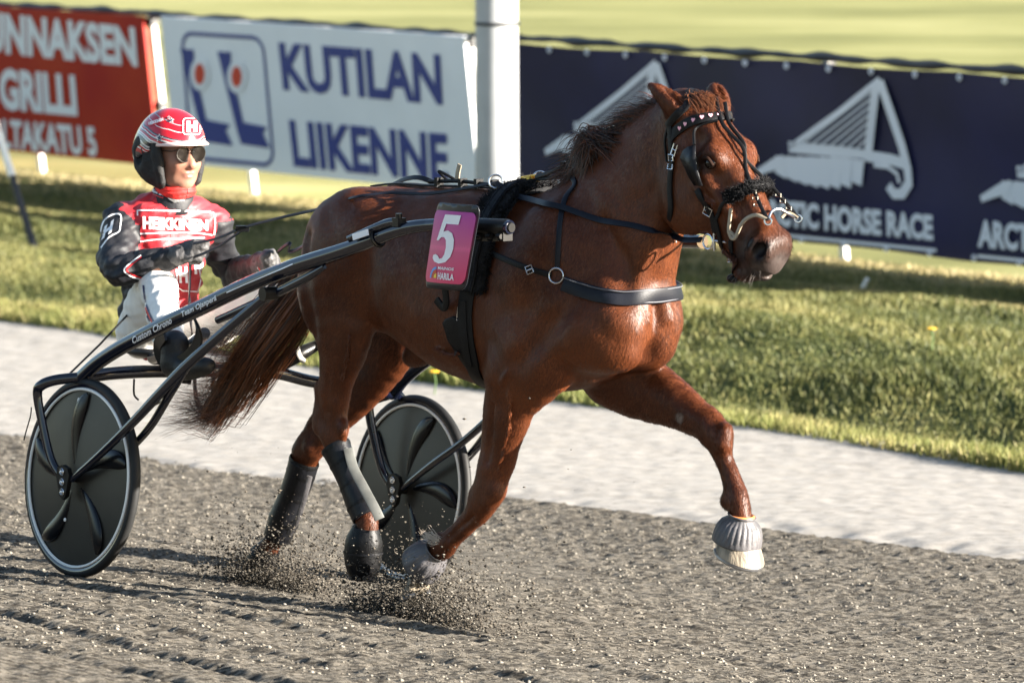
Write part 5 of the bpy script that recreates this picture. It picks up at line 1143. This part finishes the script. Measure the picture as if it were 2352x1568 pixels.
# ================================================================== DRIVER
M_skin = vcol_mat('skin', .5, .35)
M_jred = mat('jacket_red', (.40, .008, .016), .55, bump=.25, bscale=45, sheen=.1)
M_jblk = mat('jacket_black', (.0055, .006, .009), .62, var=.15, vscale=12, bump=.25, bscale=60)
M_trs = mat('trousers_white', (.72, .70, .66), .7, var=.10, vscale=14, bump=.2, bscale=50)
M_glv = mat('glove_grey', (.05, .048, .049), .6, var=.9, vscale=22, bump=.35, bscale=90)
M_shoe = mat('shoe_black', (.006, .006, .0065), .55, bump=.3, bscale=60)
M_scarf = mat('scarf_red', (.62, .02, .015), .6, var=.2, vscale=50, bump=.3, bscale=60)
M_white = mat('print_white', (.78, .78, .78), .55)
dr = empty('person', S, (-.60, 0, .76), 'driver in red and black jacket, white trousers and helmet, seated holding both reins', 'person')
RS_, LS_ = SL(278, 517, -.17), SL(492, 522, .19)
RE_, LE_ = SL(268, 622, -.33), SL(533, 628, .34)
RW_, LW_ = SL(392, 592, -.19), SL(608, 605, .19)
RK_, LK_ = SL(362, 655, -.22), np.array((-.10, .30, 1.0))
RA_, LA_ = SL(404, 822, -.43), np.array((.20, .40, .76))
RHp, LHp = np.array((-.52, -.11, .835)), np.array((-.50, .12, .82))
NK = np.array((-.485, .0, 1.30))
def person_sdf(h, k, parts):
    g = SDF((-.95, -.62, .60), (.45, .62, 1.72), h)
    if 'torso' in parts: g.chain([(-.555, 0, .82), (-.565, 0, .93), (-.55, .0, 1.06), (-.535, .005, 1.17), (-.505, .005, 1.265)], [.105*k, .110*k, .118*k, .118*k, .092*k], [1.45, 1.42, 1.48, 1.52, 1.5], .05)
    if 'torso' in parts:
        for s_, q in ((-1, RS_), (1, LS_)): g.chain([NK+np.array((0, s_*.03, -.012)), q+np.array((0, -s_*.02, .018))], [.062*k, .068*k], 1, .06)
    if 'arms' in parts:
        for s_, e, w in ((RS_, RE_, RW_), (LS_, LE_, LW_)): g.chain([s_, (s_+e)/2+np.array((-.015, 0, 0)), e, (e*.5+w*.5)+np.array((0, 0, .003)), w], [.072*k, .066*k, .058*k, .052*k, .043*k], 1, .03, n=4)
    if 'legs' in parts:
        g.chain([(-.57, -.07, .825), (-.54, 0, .83), (-.55, .07, .82)], .105*k, 1, .05)
        for hp, kn, an in ((RHp, RK_, RA_), (LHp, LK_, LA_)): g.chain([hp, hp*.5+kn*.5+np.array((0, 0, .015)), kn, kn*.5+an*.5+np.array((-.01, 0, -.01)), an], [.098*k, .088*k, .070*k, .064*k, .048*k], 1, .04, n=4)
    return g
def head(g):
    g.chain([(-.49, 0, 1.26), (-.465, 0, 1.40)], [.058, .056], 1, .02)
    g.ell((-.475, 0, 1.535), (.105, .078, .115), .02); g.ell((-.425, 0, 1.475), (.068, .062, .095), .04); g.ell((-.405, 0, 1.402), (.038, .036, .026), .03)
    g.ell((-.44, -.045, 1.42), (.05, .02, .03), .03, rot=.4); g.ell((-.44, .045, 1.42), (.05, .02, .03), .03, rot=.4)
    g.chain([(-.370, 0, 1.525), (-.352, 0, 1.49), (-.344, 0, 1.470)], [.010, .013, .017], [.9, .9, 1], .015); g.ell((-.358, -.016, 1.467), (.012, .009, .009), .01); g.ell((-.358, .016, 1.467), (.012, .009, .009), .01)
    g.ell((-.366, 0, 1.439), (.014, .026, .007), .008); g.ell((-.368, 0, 1.428), (.014, .023, .008), .008); g.ell((-.352, 0, 1.4335), (.010, .024, .0022), .004, 'sub')
    for s_ in (-1, 1): g.ell((-.388, s_*.040, 1.475), (.026, .022, .024), .03); g.ell((-.362, s_*.030, 1.517), (.014, .018, .012), .015, 'sub'); g.ell((-.376, s_*.030, 1.517), (.013, .014, .012), .006)
    g.ell((-.372, 0, 1.542), (.012, .05, .010), .02)
def hand(g, wrist, fwd, side, palmdir, grow=0, sgn=1):
    """closed fist: fwd from the wrist, side along the knuckle row (to the little finger), palmdir where fingers curl"""
    f, sd, pd = [np.array(v, float)/np.linalg.norm(v) for v in (fwd, side, palmdir)]; o = 0
    g.chain([wrist, wrist+f*.035], [.030+grow, .032+grow], 1, .02)
    for i in range(4):
        b = wrist+f*.022+sd*(i-1.5)*.016; kn = wrist+f*(.088-.004*abs(i-1))+sd*(i-1.5)*.0205+pd*.004
        g.chain([b, kn], [.014+grow, .0125+grow], 1, .012)
        p1 = kn+f*.020+pd*.026; p2 = kn-f*.004+pd*.050; p3 = kn-f*.030+pd*.040; r = (.0115, .0105, .0095, .0085) if i < 3 else (.010, .009, .008, .0075)
        g.chain([kn, p1, p2, p3], [q+grow for q in r], 1, .004, n=3)
    tb = wrist+f*.028-sd*.026; g.chain([tb, tb+f*.030-sd*.012+pd*.018, tb+f*.048-sd*.004+pd*.040, tb+f*.058+sd*.010+pd*.052], [.015+grow, .0125+grow, .011+grow, .0095+grow], 1, .008)
RF_ = SL(446, 572, -.155)-RW_; LF_ = SL(640, 592, .155)-LW_
def hands(g, grow):
    hand(g, RW_+RF_*.15, RF_, (-.15, -.35, -1), (.25, 1, -.25), grow); hand(g, LW_+LF_*.15, LF_, (-.1, .45, -1), (.2, -1, -.3), grow)
g = person_sdf(.0075, .80, ('torso', 'arms', 'legs')); head(g); hands(g, 0)
for an, kn in ((RA_, RK_), (LA_, LK_)): g.chain([an, an+np.array((.07, -.0, -.035)), an+np.array((.15, .01, -.01))], [.040, .036, .026], [1, 1, 1.2], .03)
V, Q = g.mesh(); V = relax(V, Q, 1, .4)
sc_ = np.array((.27, .13, .085))[None]*(1+.10*wave_noise(V, 40, 12, 3)+.06*wave_noise(V, 160, 12, 4))[:, None]
def tint(c, r, col, a): 
    w = np.clip(1-np.linalg.norm((V-np.array(c))/np.array(r), axis=1), 0, 1)[:, None]*a; sc_[:] = sc_*(1-w)+np.array(col)*w
tint((-.365, 0, 1.434), (.03, .034, .018), (.30, .10, .085), 1.3); tint((-.40, -.045, 1.47), (.05, .04, .04), (.46, .17, .12), .6); tint((-.40, .045, 1.47), (.05, .04, .04), (.46, .17, .12), .6); tint((-.40, 0, 1.405), (.06, .08, .04), (.26, .16, .12), .7); tint((-.345, 0, 1.47), (.03, .03, .03), (.46, .18, .13), .6)
me = np_mesh('person_body', V-off(dr), Q); set_vcol(me, np.clip(sc_, 0, 1)); bd = link_mesh('body', me, M_skin, dr)
# jacket: black sleeves and flanks, red front (a colour of the cloth itself)
g = person_sdf(.0068, 1.0, ('torso', 'arms')); g.chain([(-.555, 0, .82), (-.57, 0, .88)], [.112, .116], 1.45, .03)
V, Q = g.mesh(); V = relax(V, Q, 2, .5); N_ = normals_of(V, Q)
wr = .0045*wave_noise(V*np.array([1, 1, 1.6]), 34, 18, 5)+.0035*wave_noise(V*np.array([1.2, .6, 1]), 75, 18, 6); V = V+N_*wr[:, None]
tri_c = V[Q].mean(1); dA = np.minimum(np.linalg.norm(np.cross(tri_c-RS_, (RE_-RS_)/np.linalg.norm(RE_-RS_)), axis=1), 9)
def seg_d(P, a, b): t = np.clip(((P-a) @ (b-a))/((b-a) @ (b-a)), 0, 1); return np.linalg.norm(P-a-t[:, None]*(b-a), axis=1)
arm = np.minimum(np.minimum(seg_d(tri_c, RS_, RE_), seg_d(tri_c, RE_, RW_)), np.minimum(seg_d(tri_c, LS_, LE_), seg_d(tri_c, LE_, LW_))) < .078
torso_ax = np.stack([np.interp(tri_c[:, 2], [.8, 1.0, 1.2, 1.3], [-.555, -.565, -.53, -.50]), 0*tri_c[:, 0]], 1)
front = tri_c[:, 0] > torso_ax[:, 0]-.045
red = front & ((np.abs(tri_c[:, 1]) < .150) | (tri_c[:, 2] > 1.245)) & ~(arm & (np.abs(tri_c[:, 1]) > .148))
red |= (tri_c[:, 2] > 1.255) & (np.abs(tri_c[:, 1]) < .17)
me = np_mesh('jacket', V-off(dr), Q); jk = link_mesh('jacket', me, M_jblk, bd); me.materials.append(M_jred); me.polygons.foreach_set('material_index', red.astype(np.int32)); JB = bvh_of(V, Q)
# trousers
g = person_sdf(.0075, 1.02, ('legs',)); V, Q = g.mesh(); V = relax(V, Q, 2, .5); N_ = normals_of(V, Q); V = V+N_*(.004*wave_noise(V*np.array([1, 1, 1.4]), 26, 18, 15)+.0025*wave_noise(V, 70, 18, 16))[:, None]
tr = link_mesh('trousers', np_mesh('trousers', V-off(dr), Q), M_trs, bd); TB = bvh_of(V, Q)
# gloves and shoes
for nm, wr_, fw_, sd_, pd_ in (('glove', RW_, RF_, (-.15, -.35, -1), (.25, 1, -.25)), ('glove', LW_, LF_, (-.1, .45, -1), (.2, -1, -.3))):
    c = wr_+fw_; g = SDF(c-.2, c+.2, .0042); hand(g, wr_+fw_*.15, fw_, sd_, pd_, .0032); g.chain([wr_-fw_*.25, wr_+fw_*.35], [.044, .040], 1, .01); V, Q = g.mesh(); V = relax(V, Q, 1, .4); N_ = normals_of(V, Q); V = V+N_*(.0012*wave_noise(V, 110, 16, 25))[:, None]; link_mesh(nm, np_mesh('glove', V-off(dr), Q), M_glv, bd)
for an in (RA_, LA_):
    g = SDF(an-np.array((.14, .12, .14)), an+np.array((.26, .14, .12)), .006); g.chain([an+np.array((-.01, 0, .05)), an+np.array((0, 0, 0))], [.054, .052], 1, .01); g.chain([an+np.array((-.02, 0, -.03)), an+np.array((.06, 0, -.035)), an+np.array((.15, .005, -.02)), an+np.array((.19, .005, -.012))], [.046, .044, .038, .03], [.95, 1, 1.2, 1.2], .03)
    V, Q = g.mesh(); V = relax(V, Q, 1, .4); so = link_mesh('shoe', np_mesh('shoe', V-off(dr), Q), M_shoe, bd)
# collar, scarf
mb = MB(); A = [NK+np.array((-.004, 0, .0)), NK+np.array((.002, 0, .022)), NK+np.array((.014, 0, .058)), NK+np.array((.016, 0, .064))]; mb.tube(A, [.092, .086, .080, .074], 36, 1.0, cap=False, upv=(1, 0, 0)); cl = mb.build('collar', M_jblk, bd); sm = cl.modifiers.new('thickness', 'SOLIDIFY'); sm.thickness = .008
P3, F3 = on_surface(np.array([(388, 436), (420, 440), (424, 462), (400, 466), (385, 455)]), [(0, 1, 2, 3, 4)], BVHTree.FromObject(cl, bpy.context.evaluated_depsgraph_get()) if False else BVHTree.FromPolygons([tuple(np.array(v.co)+off(dr)) for v in cl.data.vertices], [tuple(p.vertices) for p in cl.data.polygons]), S, .004, 8); CB = BVHTree.FromPolygons([tuple(np.array(v.co)+off(dr)) for v in cl.data.vertices], [tuple(p.vertices) for p in cl.data.polygons])
if len(F3): flat_build('collar_flap', P3, F3, mat('flap_grey', (.12, .12, .12), .6, bump=.4, bscale=50), cl)
mb = MB()
for k in range(3): mb.tube([NK+np.array((.024+.004*k+(.066+.004*math.sin(k*2))*math.cos(a), .064*math.sin(a), .062+.010*k-.010*math.cos(a)+.004*math.sin(3*a+k))) for a in np.linspace(0, 2*math.pi, 30)], .013, 8)
mb.build('scarf', M_scarf, bd)
# printing on the jacket
def jprint(name, V_, F_, m, lift=.004, L=5): 
    P3, F3 = on_surface(np.array(V_, float), F_, JB, S, lift, L)
    if 'lettering' not in name: P3, F3 = one_piece(P3, F3)
    if len(F3): flat_build(name, P3, F3, m, jk)
V_, F_, a_ = text2d('HEIKKINEN', .05); jprint('jacket_lettering', quad_map(V_, [(328, 526), (478, 530), (478, 505), (328, 497)]), F_, M_white)
for P in ([(316, 495), (316, 486), (322, 483), (390, 484), (478, 487), (492, 494), (494, 520), (492, 540)], [(322, 537), (380, 535), (440, 534), (488, 540)], [(322, 555), (360, 550), (410, 548), (470, 546)]): V_, F_ = stroke2d(spline(P, 4), 3.2); jprint('jacket_stripe', V_, F_, M_white)
V_, F_, a_ = text2d('H', .05); jprint('jacket_lettering', quad_map(V_, [(412, 650), (432, 650), (430, 612), (410, 612)]), F_, M_white); jprint('jacket_lettering', quad_map(text2d('H', .05)[0], [(447, 630), (468, 630), (466, 596), (446, 596)]), text2d('H', .05)[1], M_white)
V_, F_ = stroke2d(np.array([(405, 612), (408, 660), (420, 668), (455, 670), (462, 640), (456, 610)]), 3); jprint('jacket_stripe', V_, F_, M_white)
V_, F_ = stroke2d(np.array([(381, 468), (388, 500), (395, 545)]), 2); jprint('zip', V_, F_, mat('zip_dark', (.12, .004, .008), .5))
V_, F_, a_ = text2d('H', .06); jprint('sleeve_lettering', quad_map(V_, [(232, 552), (256, 533), (262, 503), (240, 520)]), F_, M_white)
V_, F_ = stroke2d(spline([(231, 570), (229, 545), (236, 512), (250, 497), (268, 491), (278, 496), (276, 522), (272, 533), (250, 545), (231, 570)], 3), 3.2); jprint('sleeve_badge', V_, F_, M_white)
M_crim = mat('trim_red', (.60, .015, .02), .5)
for P, m in (([(324, 586), (302, 602), (285, 620), (300, 634), (326, 643)], M_white), ([(325, 590), (306, 605), (291, 620), (305, 631), (326, 639)], M_crim), ([(596, 597), (590, 612), (596, 628)], M_white), ([(600, 596), (594, 612), (600, 627)], M_crim)):
    V_, F_ = stroke2d(spline(P, 4), 3.0); jprint('sleeve_trim', V_, F_, m, .0045 if m is M_crim else .004)
M_navy2 = mat('trim_navy', (.015, .02, .09), .5)
for dx, m in ((0, M_navy2), (4, M_crim), (8, M_navy2)):
    V_, F_ = stroke2d(spline([(321+dx, 655), (325+dx, 690), (336+dx, 722), (350+dx, 748)], 5), 4.2); P3, F3 = one_piece(*on_surface(V_, F_, TB, S, .004, 5))
    if len(F3): flat_build('trouser_stripe', P3, F3, m, tr)
V_, F_, a_ = text2d('HEIKKINEN', .06); q = [(339, 437), (374, 450), (376, 442), (341, 430)]; P3, F3 = on_surface(quad_map(V_, q), F_, CB, S, .005, 4)
if len(F3): flat_build('collar_lettering', P3, F3, M_white, cl)
V_, F_ = stroke2d(np.array([(336, 440), (374, 455), (379, 441), (341, 426)]), 2, True); P3, F3 = on_surface(V_, F_, CB, S, .005, 4)
if len(F3): flat_build('collar_badge', P3, F3, M_crim, cl)

# helmet
def helmet_mat():
    m = bpy.data.materials.new('helmet_paint'); m.use_nodes = True; nt = m.node_tree; N = nt.nodes; Lk = nt.links; b = N['Principled BSDF']; tc = N.new('ShaderNodeTexCoord'); mp = N.new('ShaderNodeMapping'); mp.inputs['Rotation'].default_value = (.0, -.28, 0); Lk.new(tc.outputs['Object'], mp.inputs[0])
    sp = N.new('ShaderNodeSeparateXYZ'); Lk.new(mp.outputs[0], sp.inputs[0]); nz = N.new('ShaderNodeTexNoise'); nz.inputs['Scale'].default_value = 7; Lk.new(mp.outputs[0], nz.inputs['Vector'])
    ad = N.new('ShaderNodeMath'); ad.operation = 'MULTIPLY_ADD'; ad.inputs[1].default_value = .035; Lk.new(nz.outputs[0], ad.inputs[0]); Lk.new(sp.outputs[2], ad.inputs[2])
    mr = N.new('ShaderNodeMapRange'); mr.inputs[1].default_value = -.06; mr.inputs[2].default_value = .17; Lk.new(ad.outputs[0], mr.inputs[0])
    r = N.new('ShaderNodeValToRGB'); r.color_ramp.interpolation = 'CONSTANT'; red, wht, blk, gry = (.42, .008, .016, 1), (.70, .68, .66, 1), (.02, .022, .03, 1), (.25, .26, .28, 1)
    seq = [(0, blk), (.20, red), (.27, wht), (.29, red), (.33, wht), (.345, blk), (.36, gry), (.385, wht), (.40, blk), (.475, wht), (.49, gry), (.51, wht), (.525, red), (.56, blk), (.575, wht), (.59, red), (.62, gry), (.635, blk), (.65, red), (.74, wht), (.75, red), (.83, gry), (.84, red)]
    e = r.color_ramp.elements; e[0].position = 0; e[0].color = blk; e[1].position = .2; e[1].color = red
    for p_, c_ in seq[2:]: q = e.new(p_); q.color = c_
    Lk.new(mr.outputs[0], r.inputs[0]); Lk.new(r.outputs[0], b.inputs['Base Color']); b.inputs['Roughness'].default_value = .22; b.inputs['Coat Weight'].default_value = .5; return m
HC = np.array((-.482, 0, 1.535)); hm = empty('helmet', S, HC, 'striped red and black racing helmet with pale peak worn by the driver', 'helmet')
g = SDF(HC-.22, HC+.24, .005); g.ell(HC+np.array((-.005, 0, .008)), (.150, .125, .138), .01); g.ell(HC+np.array((-.06, 0, -.03)), (.105, .115, .10), .04)
g.ell(HC+np.array((-.005, 0, -.01)), (.132, .108, .120), .005, 'sub'); sl, X, Y, Z = g.win(HC-.3, HC+.3); x = X-HC[0]; cut = (-(Z-HC[2])+np.where(x > .02, .018+(.0)*x, -.01+.5*(x-.02)*.9)); g.D[sl] = np.maximum(g.D[sl], cut.astype(np.float32))
V, Q = g.mesh(); V = relax(V, Q, 1, .4); sl_ = link_mesh('shell', np_mesh('helmet', V-off(hm), Q), helmet_mat(), hm); SHB = bvh_of(V, Q)
M_peak = mat('peak', (.72, .55, .52), .3, coat=.3)
mb = MB(); n = 22; vs = []
for k, (r0, z0) in enumerate(((.122, .022), (.155, .016), (.185, .006))):
    for j in range(n): a = math.radians(-72+144*j/(n-1)); vs.append(HC+np.array((math.cos(a)*(r0 if k == 0 else r0*(1 if abs(a) < .9 else 1-.35*(abs(a)-.9))), math.sin(a)*(.112 if k == 0 else .118), z0+.012*math.cos(a*1.2))))
mb.add(vs, [(i*n+j, i*n+j+1, (i+1)*n+j+1, (i+1)*n+j) for i in range(2) for j in range(n-1)]); o = mb.build('peak', M_peak, hm); sm = o.modifiers.new('thickness', 'SOLIDIFY'); sm.thickness = .006
M_pad = mat('ear_pad', (.007, .007, .0075), .75, bump=.4, bscale=70)
for s_ in (-1, 1):
    g = SDF(HC+np.array((-.16, -.17, -.20)), HC+np.array((.13, .17, .08)), .005)
    g.chain([HC+np.array((-.045, s_*.100, -.01)), HC+np.array((-.035, s_*.098, -.06)), HC+np.array((.0, s_*.088, -.10)), HC+np.array((.03, s_*.072, -.135))], [.060, .060, .046, .026], .5, .02); g.chain([HC+np.array((.035, s_*.098, .005)), HC+np.array((.048, s_*.094, -.06)), HC+np.array((.050, s_*.084, -.125))], [.026, .026, .020], .8, .02)
    g.ell(HC+np.array((-.04, s_*.125, -.035)), (.026, .018, .030), .008, 'sub'); V, Q = g.mesh(); V = relax(V, Q, 1, .4); V = V+normals_of(V, Q)*(.0015*wave_noise(V, 60, 14, 35))[:, None]; link_mesh('ear_pad', np_mesh('ear_pad', V-off(hm), Q), M_pad, hm)
mb = MB(); A = spline([HC+np.array((.035, -.075, -.12)), HC+np.array((.06, -.05, -.148)), HC+np.array((.07, 0, -.158)), HC+np.array((.06, .05, -.148)), HC+np.array((.035, .075, -.12))], 5); mb.ribbon(A, [(.3, 0, -1)]*len(A), .018, .004); mb.build('chin_strap', M_pad, hm)
def hprint(name, V_, F_, m): 
    P3, F3 = one_piece(*on_surface(np.array(V_, float), F_, SHB, S, .003, 4))
    if len(F3): flat_build(name, P3, F3, m, sl_)
V_, F_ = poly2d(rrect(421, 272, 460, 309, 7)); hprint('badge_ground', V_, F_, mat('badge_red', (.50, .012, .02), .3)); V_, F_, a_ = text2d('H', .07); P3, F3 = on_surface(quad_map(V_, [(429, 303), (453, 303), (453, 278), (429, 278)]), F_, SHB, S, .006, 4)
if len(F3): flat_build('badge_lettering', P3, F3, M_white, sl_)
P3, F3 = on_surface(*stroke2d(rrect(421, 272, 460, 309, 7), 2, True), SHB, S, .006, 4)
if len(F3): flat_build('badge_frame', P3, F3, M_white, sl_)
V_, F_ = poly2d([(338, 281), (375, 268), (379, 278), (342, 290)]); hprint('name_ground', V_, F_, mat('badge_red', (.5, .012, .02), .3)); V_, F_, a_ = text2d('HEIKKINEN', .06); P3, F3 = on_surface(quad_map(V_, [(342, 288), (376, 277), (374, 270), (340, 281)]), F_, SHB, S, .006, 4)
if len(F3): flat_build('name_lettering', P3, F3, M_white, sl_)
def star(cx, cy, r): return [(cx+(r if i % 2 == 0 else r*.42)*math.sin(i*math.pi/5), cy-(r if i % 2 == 0 else r*.42)*math.cos(i*math.pi/5)) for i in range(10)]
for cx, cy, r in ((366, 317, 8), (394, 276, 5.5), (388, 270, 3.5)): 
    V_, F_ = poly2d(star(cx, cy, r*1.25)); hprint('star_edge', V_, F_, M_white); V_, F_ = poly2d(star(cx, cy, r*.9)); P3, F3 = on_surface(V_, F_, SHB, S, .006, 3)
    if len(F3): flat_build('star', P3, F3, mat('star_dark', (.03, .05, .08), .4), sl_)
# sunglasses
sg = empty('sunglasses', S, (-.345, 0, 1.517), 'dark aviator sunglasses on the driver', 'sunglasses'); M_lens = mat('lens', (.005, .0035, .003), .25, spec=.12); M_fr = mat('glasses_frame', (.03, .027, .024), .35, metal=.5)
for s_ in (-1, 1):
    P = []
    for i in range(24): a = 2*math.pi*i/24; y = .033*math.cos(a); z = .027*math.sin(a)-(.006 if math.sin(a) < 0 else 0)*abs(math.cos(a-.8*(1 if True else 0))); P.append(np.array((-.344-.9*(abs(s_*.036+y)-.02)**2*6, s_*(.036+y*1.0), 1.514+z)))
    mb = MB(); mb.add(P+[sum(P)/24+np.array((.005, 0, 0))], [(i, (i+1) % 24, 24) for i in range(24)]); o = mb.build('lens', M_lens, sg); mb = MB(); mb.tube(P+[P[0]], .0018, 6); mb.build('rim', M_fr, sg)
    mb = MB(); mb.tube([P[3], np.array((-.37, s_*.074, 1.525)), np.array((-.45, s_*.082, 1.525))], .0022, 6); mb.build('temple_arm', M_fr, sg)
mb = MB(); mb.tube([(-.343, -.012, 1.530), (-.338, 0, 1.532), (-.343, .012, 1.530)], .002, 6); mb.tube([(-.343, -.010, 1.520), (-.338, 0, 1.521), (-.343, .010, 1.520)], .002, 6); mb.build('bridge', M_fr, sg)
# tether cord from hip to the arch
mb = MB(); mb.tube([SL(303, 712, -.2), SL(230, 790, -.45), SL(158, 860, -.69)], .004, 8); o = mb.build('tether_cord', M_leath, None); place(o, S); tag(o, 'thin black cord stretched from the driver hip down to the near wheel arch', 'cord')

# ================================================================== FLYING SAND AND CRUMBS (too many to count)
def crumbs(name, P, R, m, label, seed, cat='sand'):
    r = np.random.default_rng(seed); n = len(P); t = np.array([(1, 0, 0), (-1, 0, 0), (0, 1, 0), (0, -1, 0), (0, 0, 1), (0, 0, -1)], float); f = np.array([(0, 2, 4), (2, 1, 4), (1, 3, 4), (3, 0, 4), (2, 0, 5), (1, 2, 5), (3, 1, 5), (0, 3, 5)])
    sc = R[:, None, None]*(.6+.8*r.random((n, 6, 1))); a = r.uniform(0, 6.28, n); rot = np.stack([np.stack([np.cos(a), -np.sin(a), 0*a], 1), np.stack([np.sin(a), np.cos(a), 0*a], 1), np.stack([0*a, 0*a, 1+0*a], 1)], 1)
    V = np.einsum('nij,kj->nki', rot, t)*sc*np.array([1.3, 1, .8])+P[:, None]; F = (np.arange(n)[:, None, None]*6+f[None]).reshape(-1, 3)
    o = link_mesh(name, np_mesh(name, V.reshape(-1, 3), F), m, None, False); tag(o, label, cat, kind='stuff'); return o
M_clod = mat('clod', (.018, .0155, .012), .9, var=.9, vscale=30, col2=(.09, .08, .062)); M_fly = mat('flying_clod', (.016, .013, .0095), .9, var=.9, vscale=30, col2=(.075, .062, .045)); M_grit = mat('grit', (.10, .088, .07), .9, var=.9, vscale=40, col2=(.24, .22, .185))
r = np.random.default_rng(99)
# loose crumbs over the harrowed sand
n = 52000; X = r.uniform(-6.3, 3.4, n); t = r.random(n); P = -3.2+t*(f1(X)+3.15); Wp = S.O[None]+X[:, None]*S.h+P[:, None]*S.l; px, py = project(Wp); ok = (px > -40) & (px < 2390) & (py < 1620); X, P = X[ok], P[ok]
Z = np.zeros(len(X)); hz = track_h(X[:, None], P[:, None])[:, 0]; Wp = S.O[None]+X[:, None]*S.h+P[:, None]*S.l; Wp[:, 2] = hz+.001; Rr = .0022+.0065*r.random(len(X))**5
k = r.random(len(X)) < .5
crumbs('sand_crumbs', Wp[k], Rr[k], M_clod, 'dark crumbs of damp sand strewn over the track', 1); crumbs('sand_grit', Wp[~k], Rr[~k], M_grit, 'pale sand grains strewn over the track', 2)
# spray thrown up by the hooves: bursts behind and beside each landing point
def burst(c, n, back, up, side, seed, q=1.0):
    r = np.random.default_rng(seed); u = r.random(n)**1.6; a = r.normal(size=(n, 3)); d = np.stack([r.normal(size=n)*back*(.25+u)*.9, r.normal(size=n)*side*(.3+u), np.abs(r.normal(size=n))*up*(.08+.9*u)*(1-.5*u)], 1); return np.array(c)+d
def ground_under(x, y): W_ = H.W((x, y, 0)); return float(gz(S.loc(W_)[1]))
pts = []
for (x, y, nn, bk, up, sd, se) in ((1.22, -.15, 9500, .18, .22, .08, 1), (1.42, -.13, 5200, .26, .34, .10, 2), (.17, .10, 6500, .16, .22, .08, 3), (.42, .08, 4200, .24, .36, .10, 4), (1.05, -.14, 700, .16, .16, .08, 5), (1.3, 0, 420, .6, .55, .3, 6), (1.30, -.16, 1500, .30, .10, .10, 7)):
    z0 = ground_under(x, y); B_ = burst((x, y, z0+.005), nn, bk, up, sd, se); pts.append(np.array([H.W(q) for q in B_]))
pts = np.concatenate(pts); rs = .0014+.0050*np.random.default_rng(5).random(len(pts))**4
k = np.random.default_rng(6).random(len(pts)) < .86
crumbs('flying_sand', pts[k], rs[k]*1.1, M_fly, 'dark sand clods flying up around the pushing hooves', 3); crumbs('flying_grit', pts[~k], rs[~k]*.8, M_grit, 'pale grains flying up around the pushing hooves', 4)

# ------------------------------------------------------------------ tidy up helper properties
for o in bpy.data.objects:
    if '_off' in o: del o['_off']
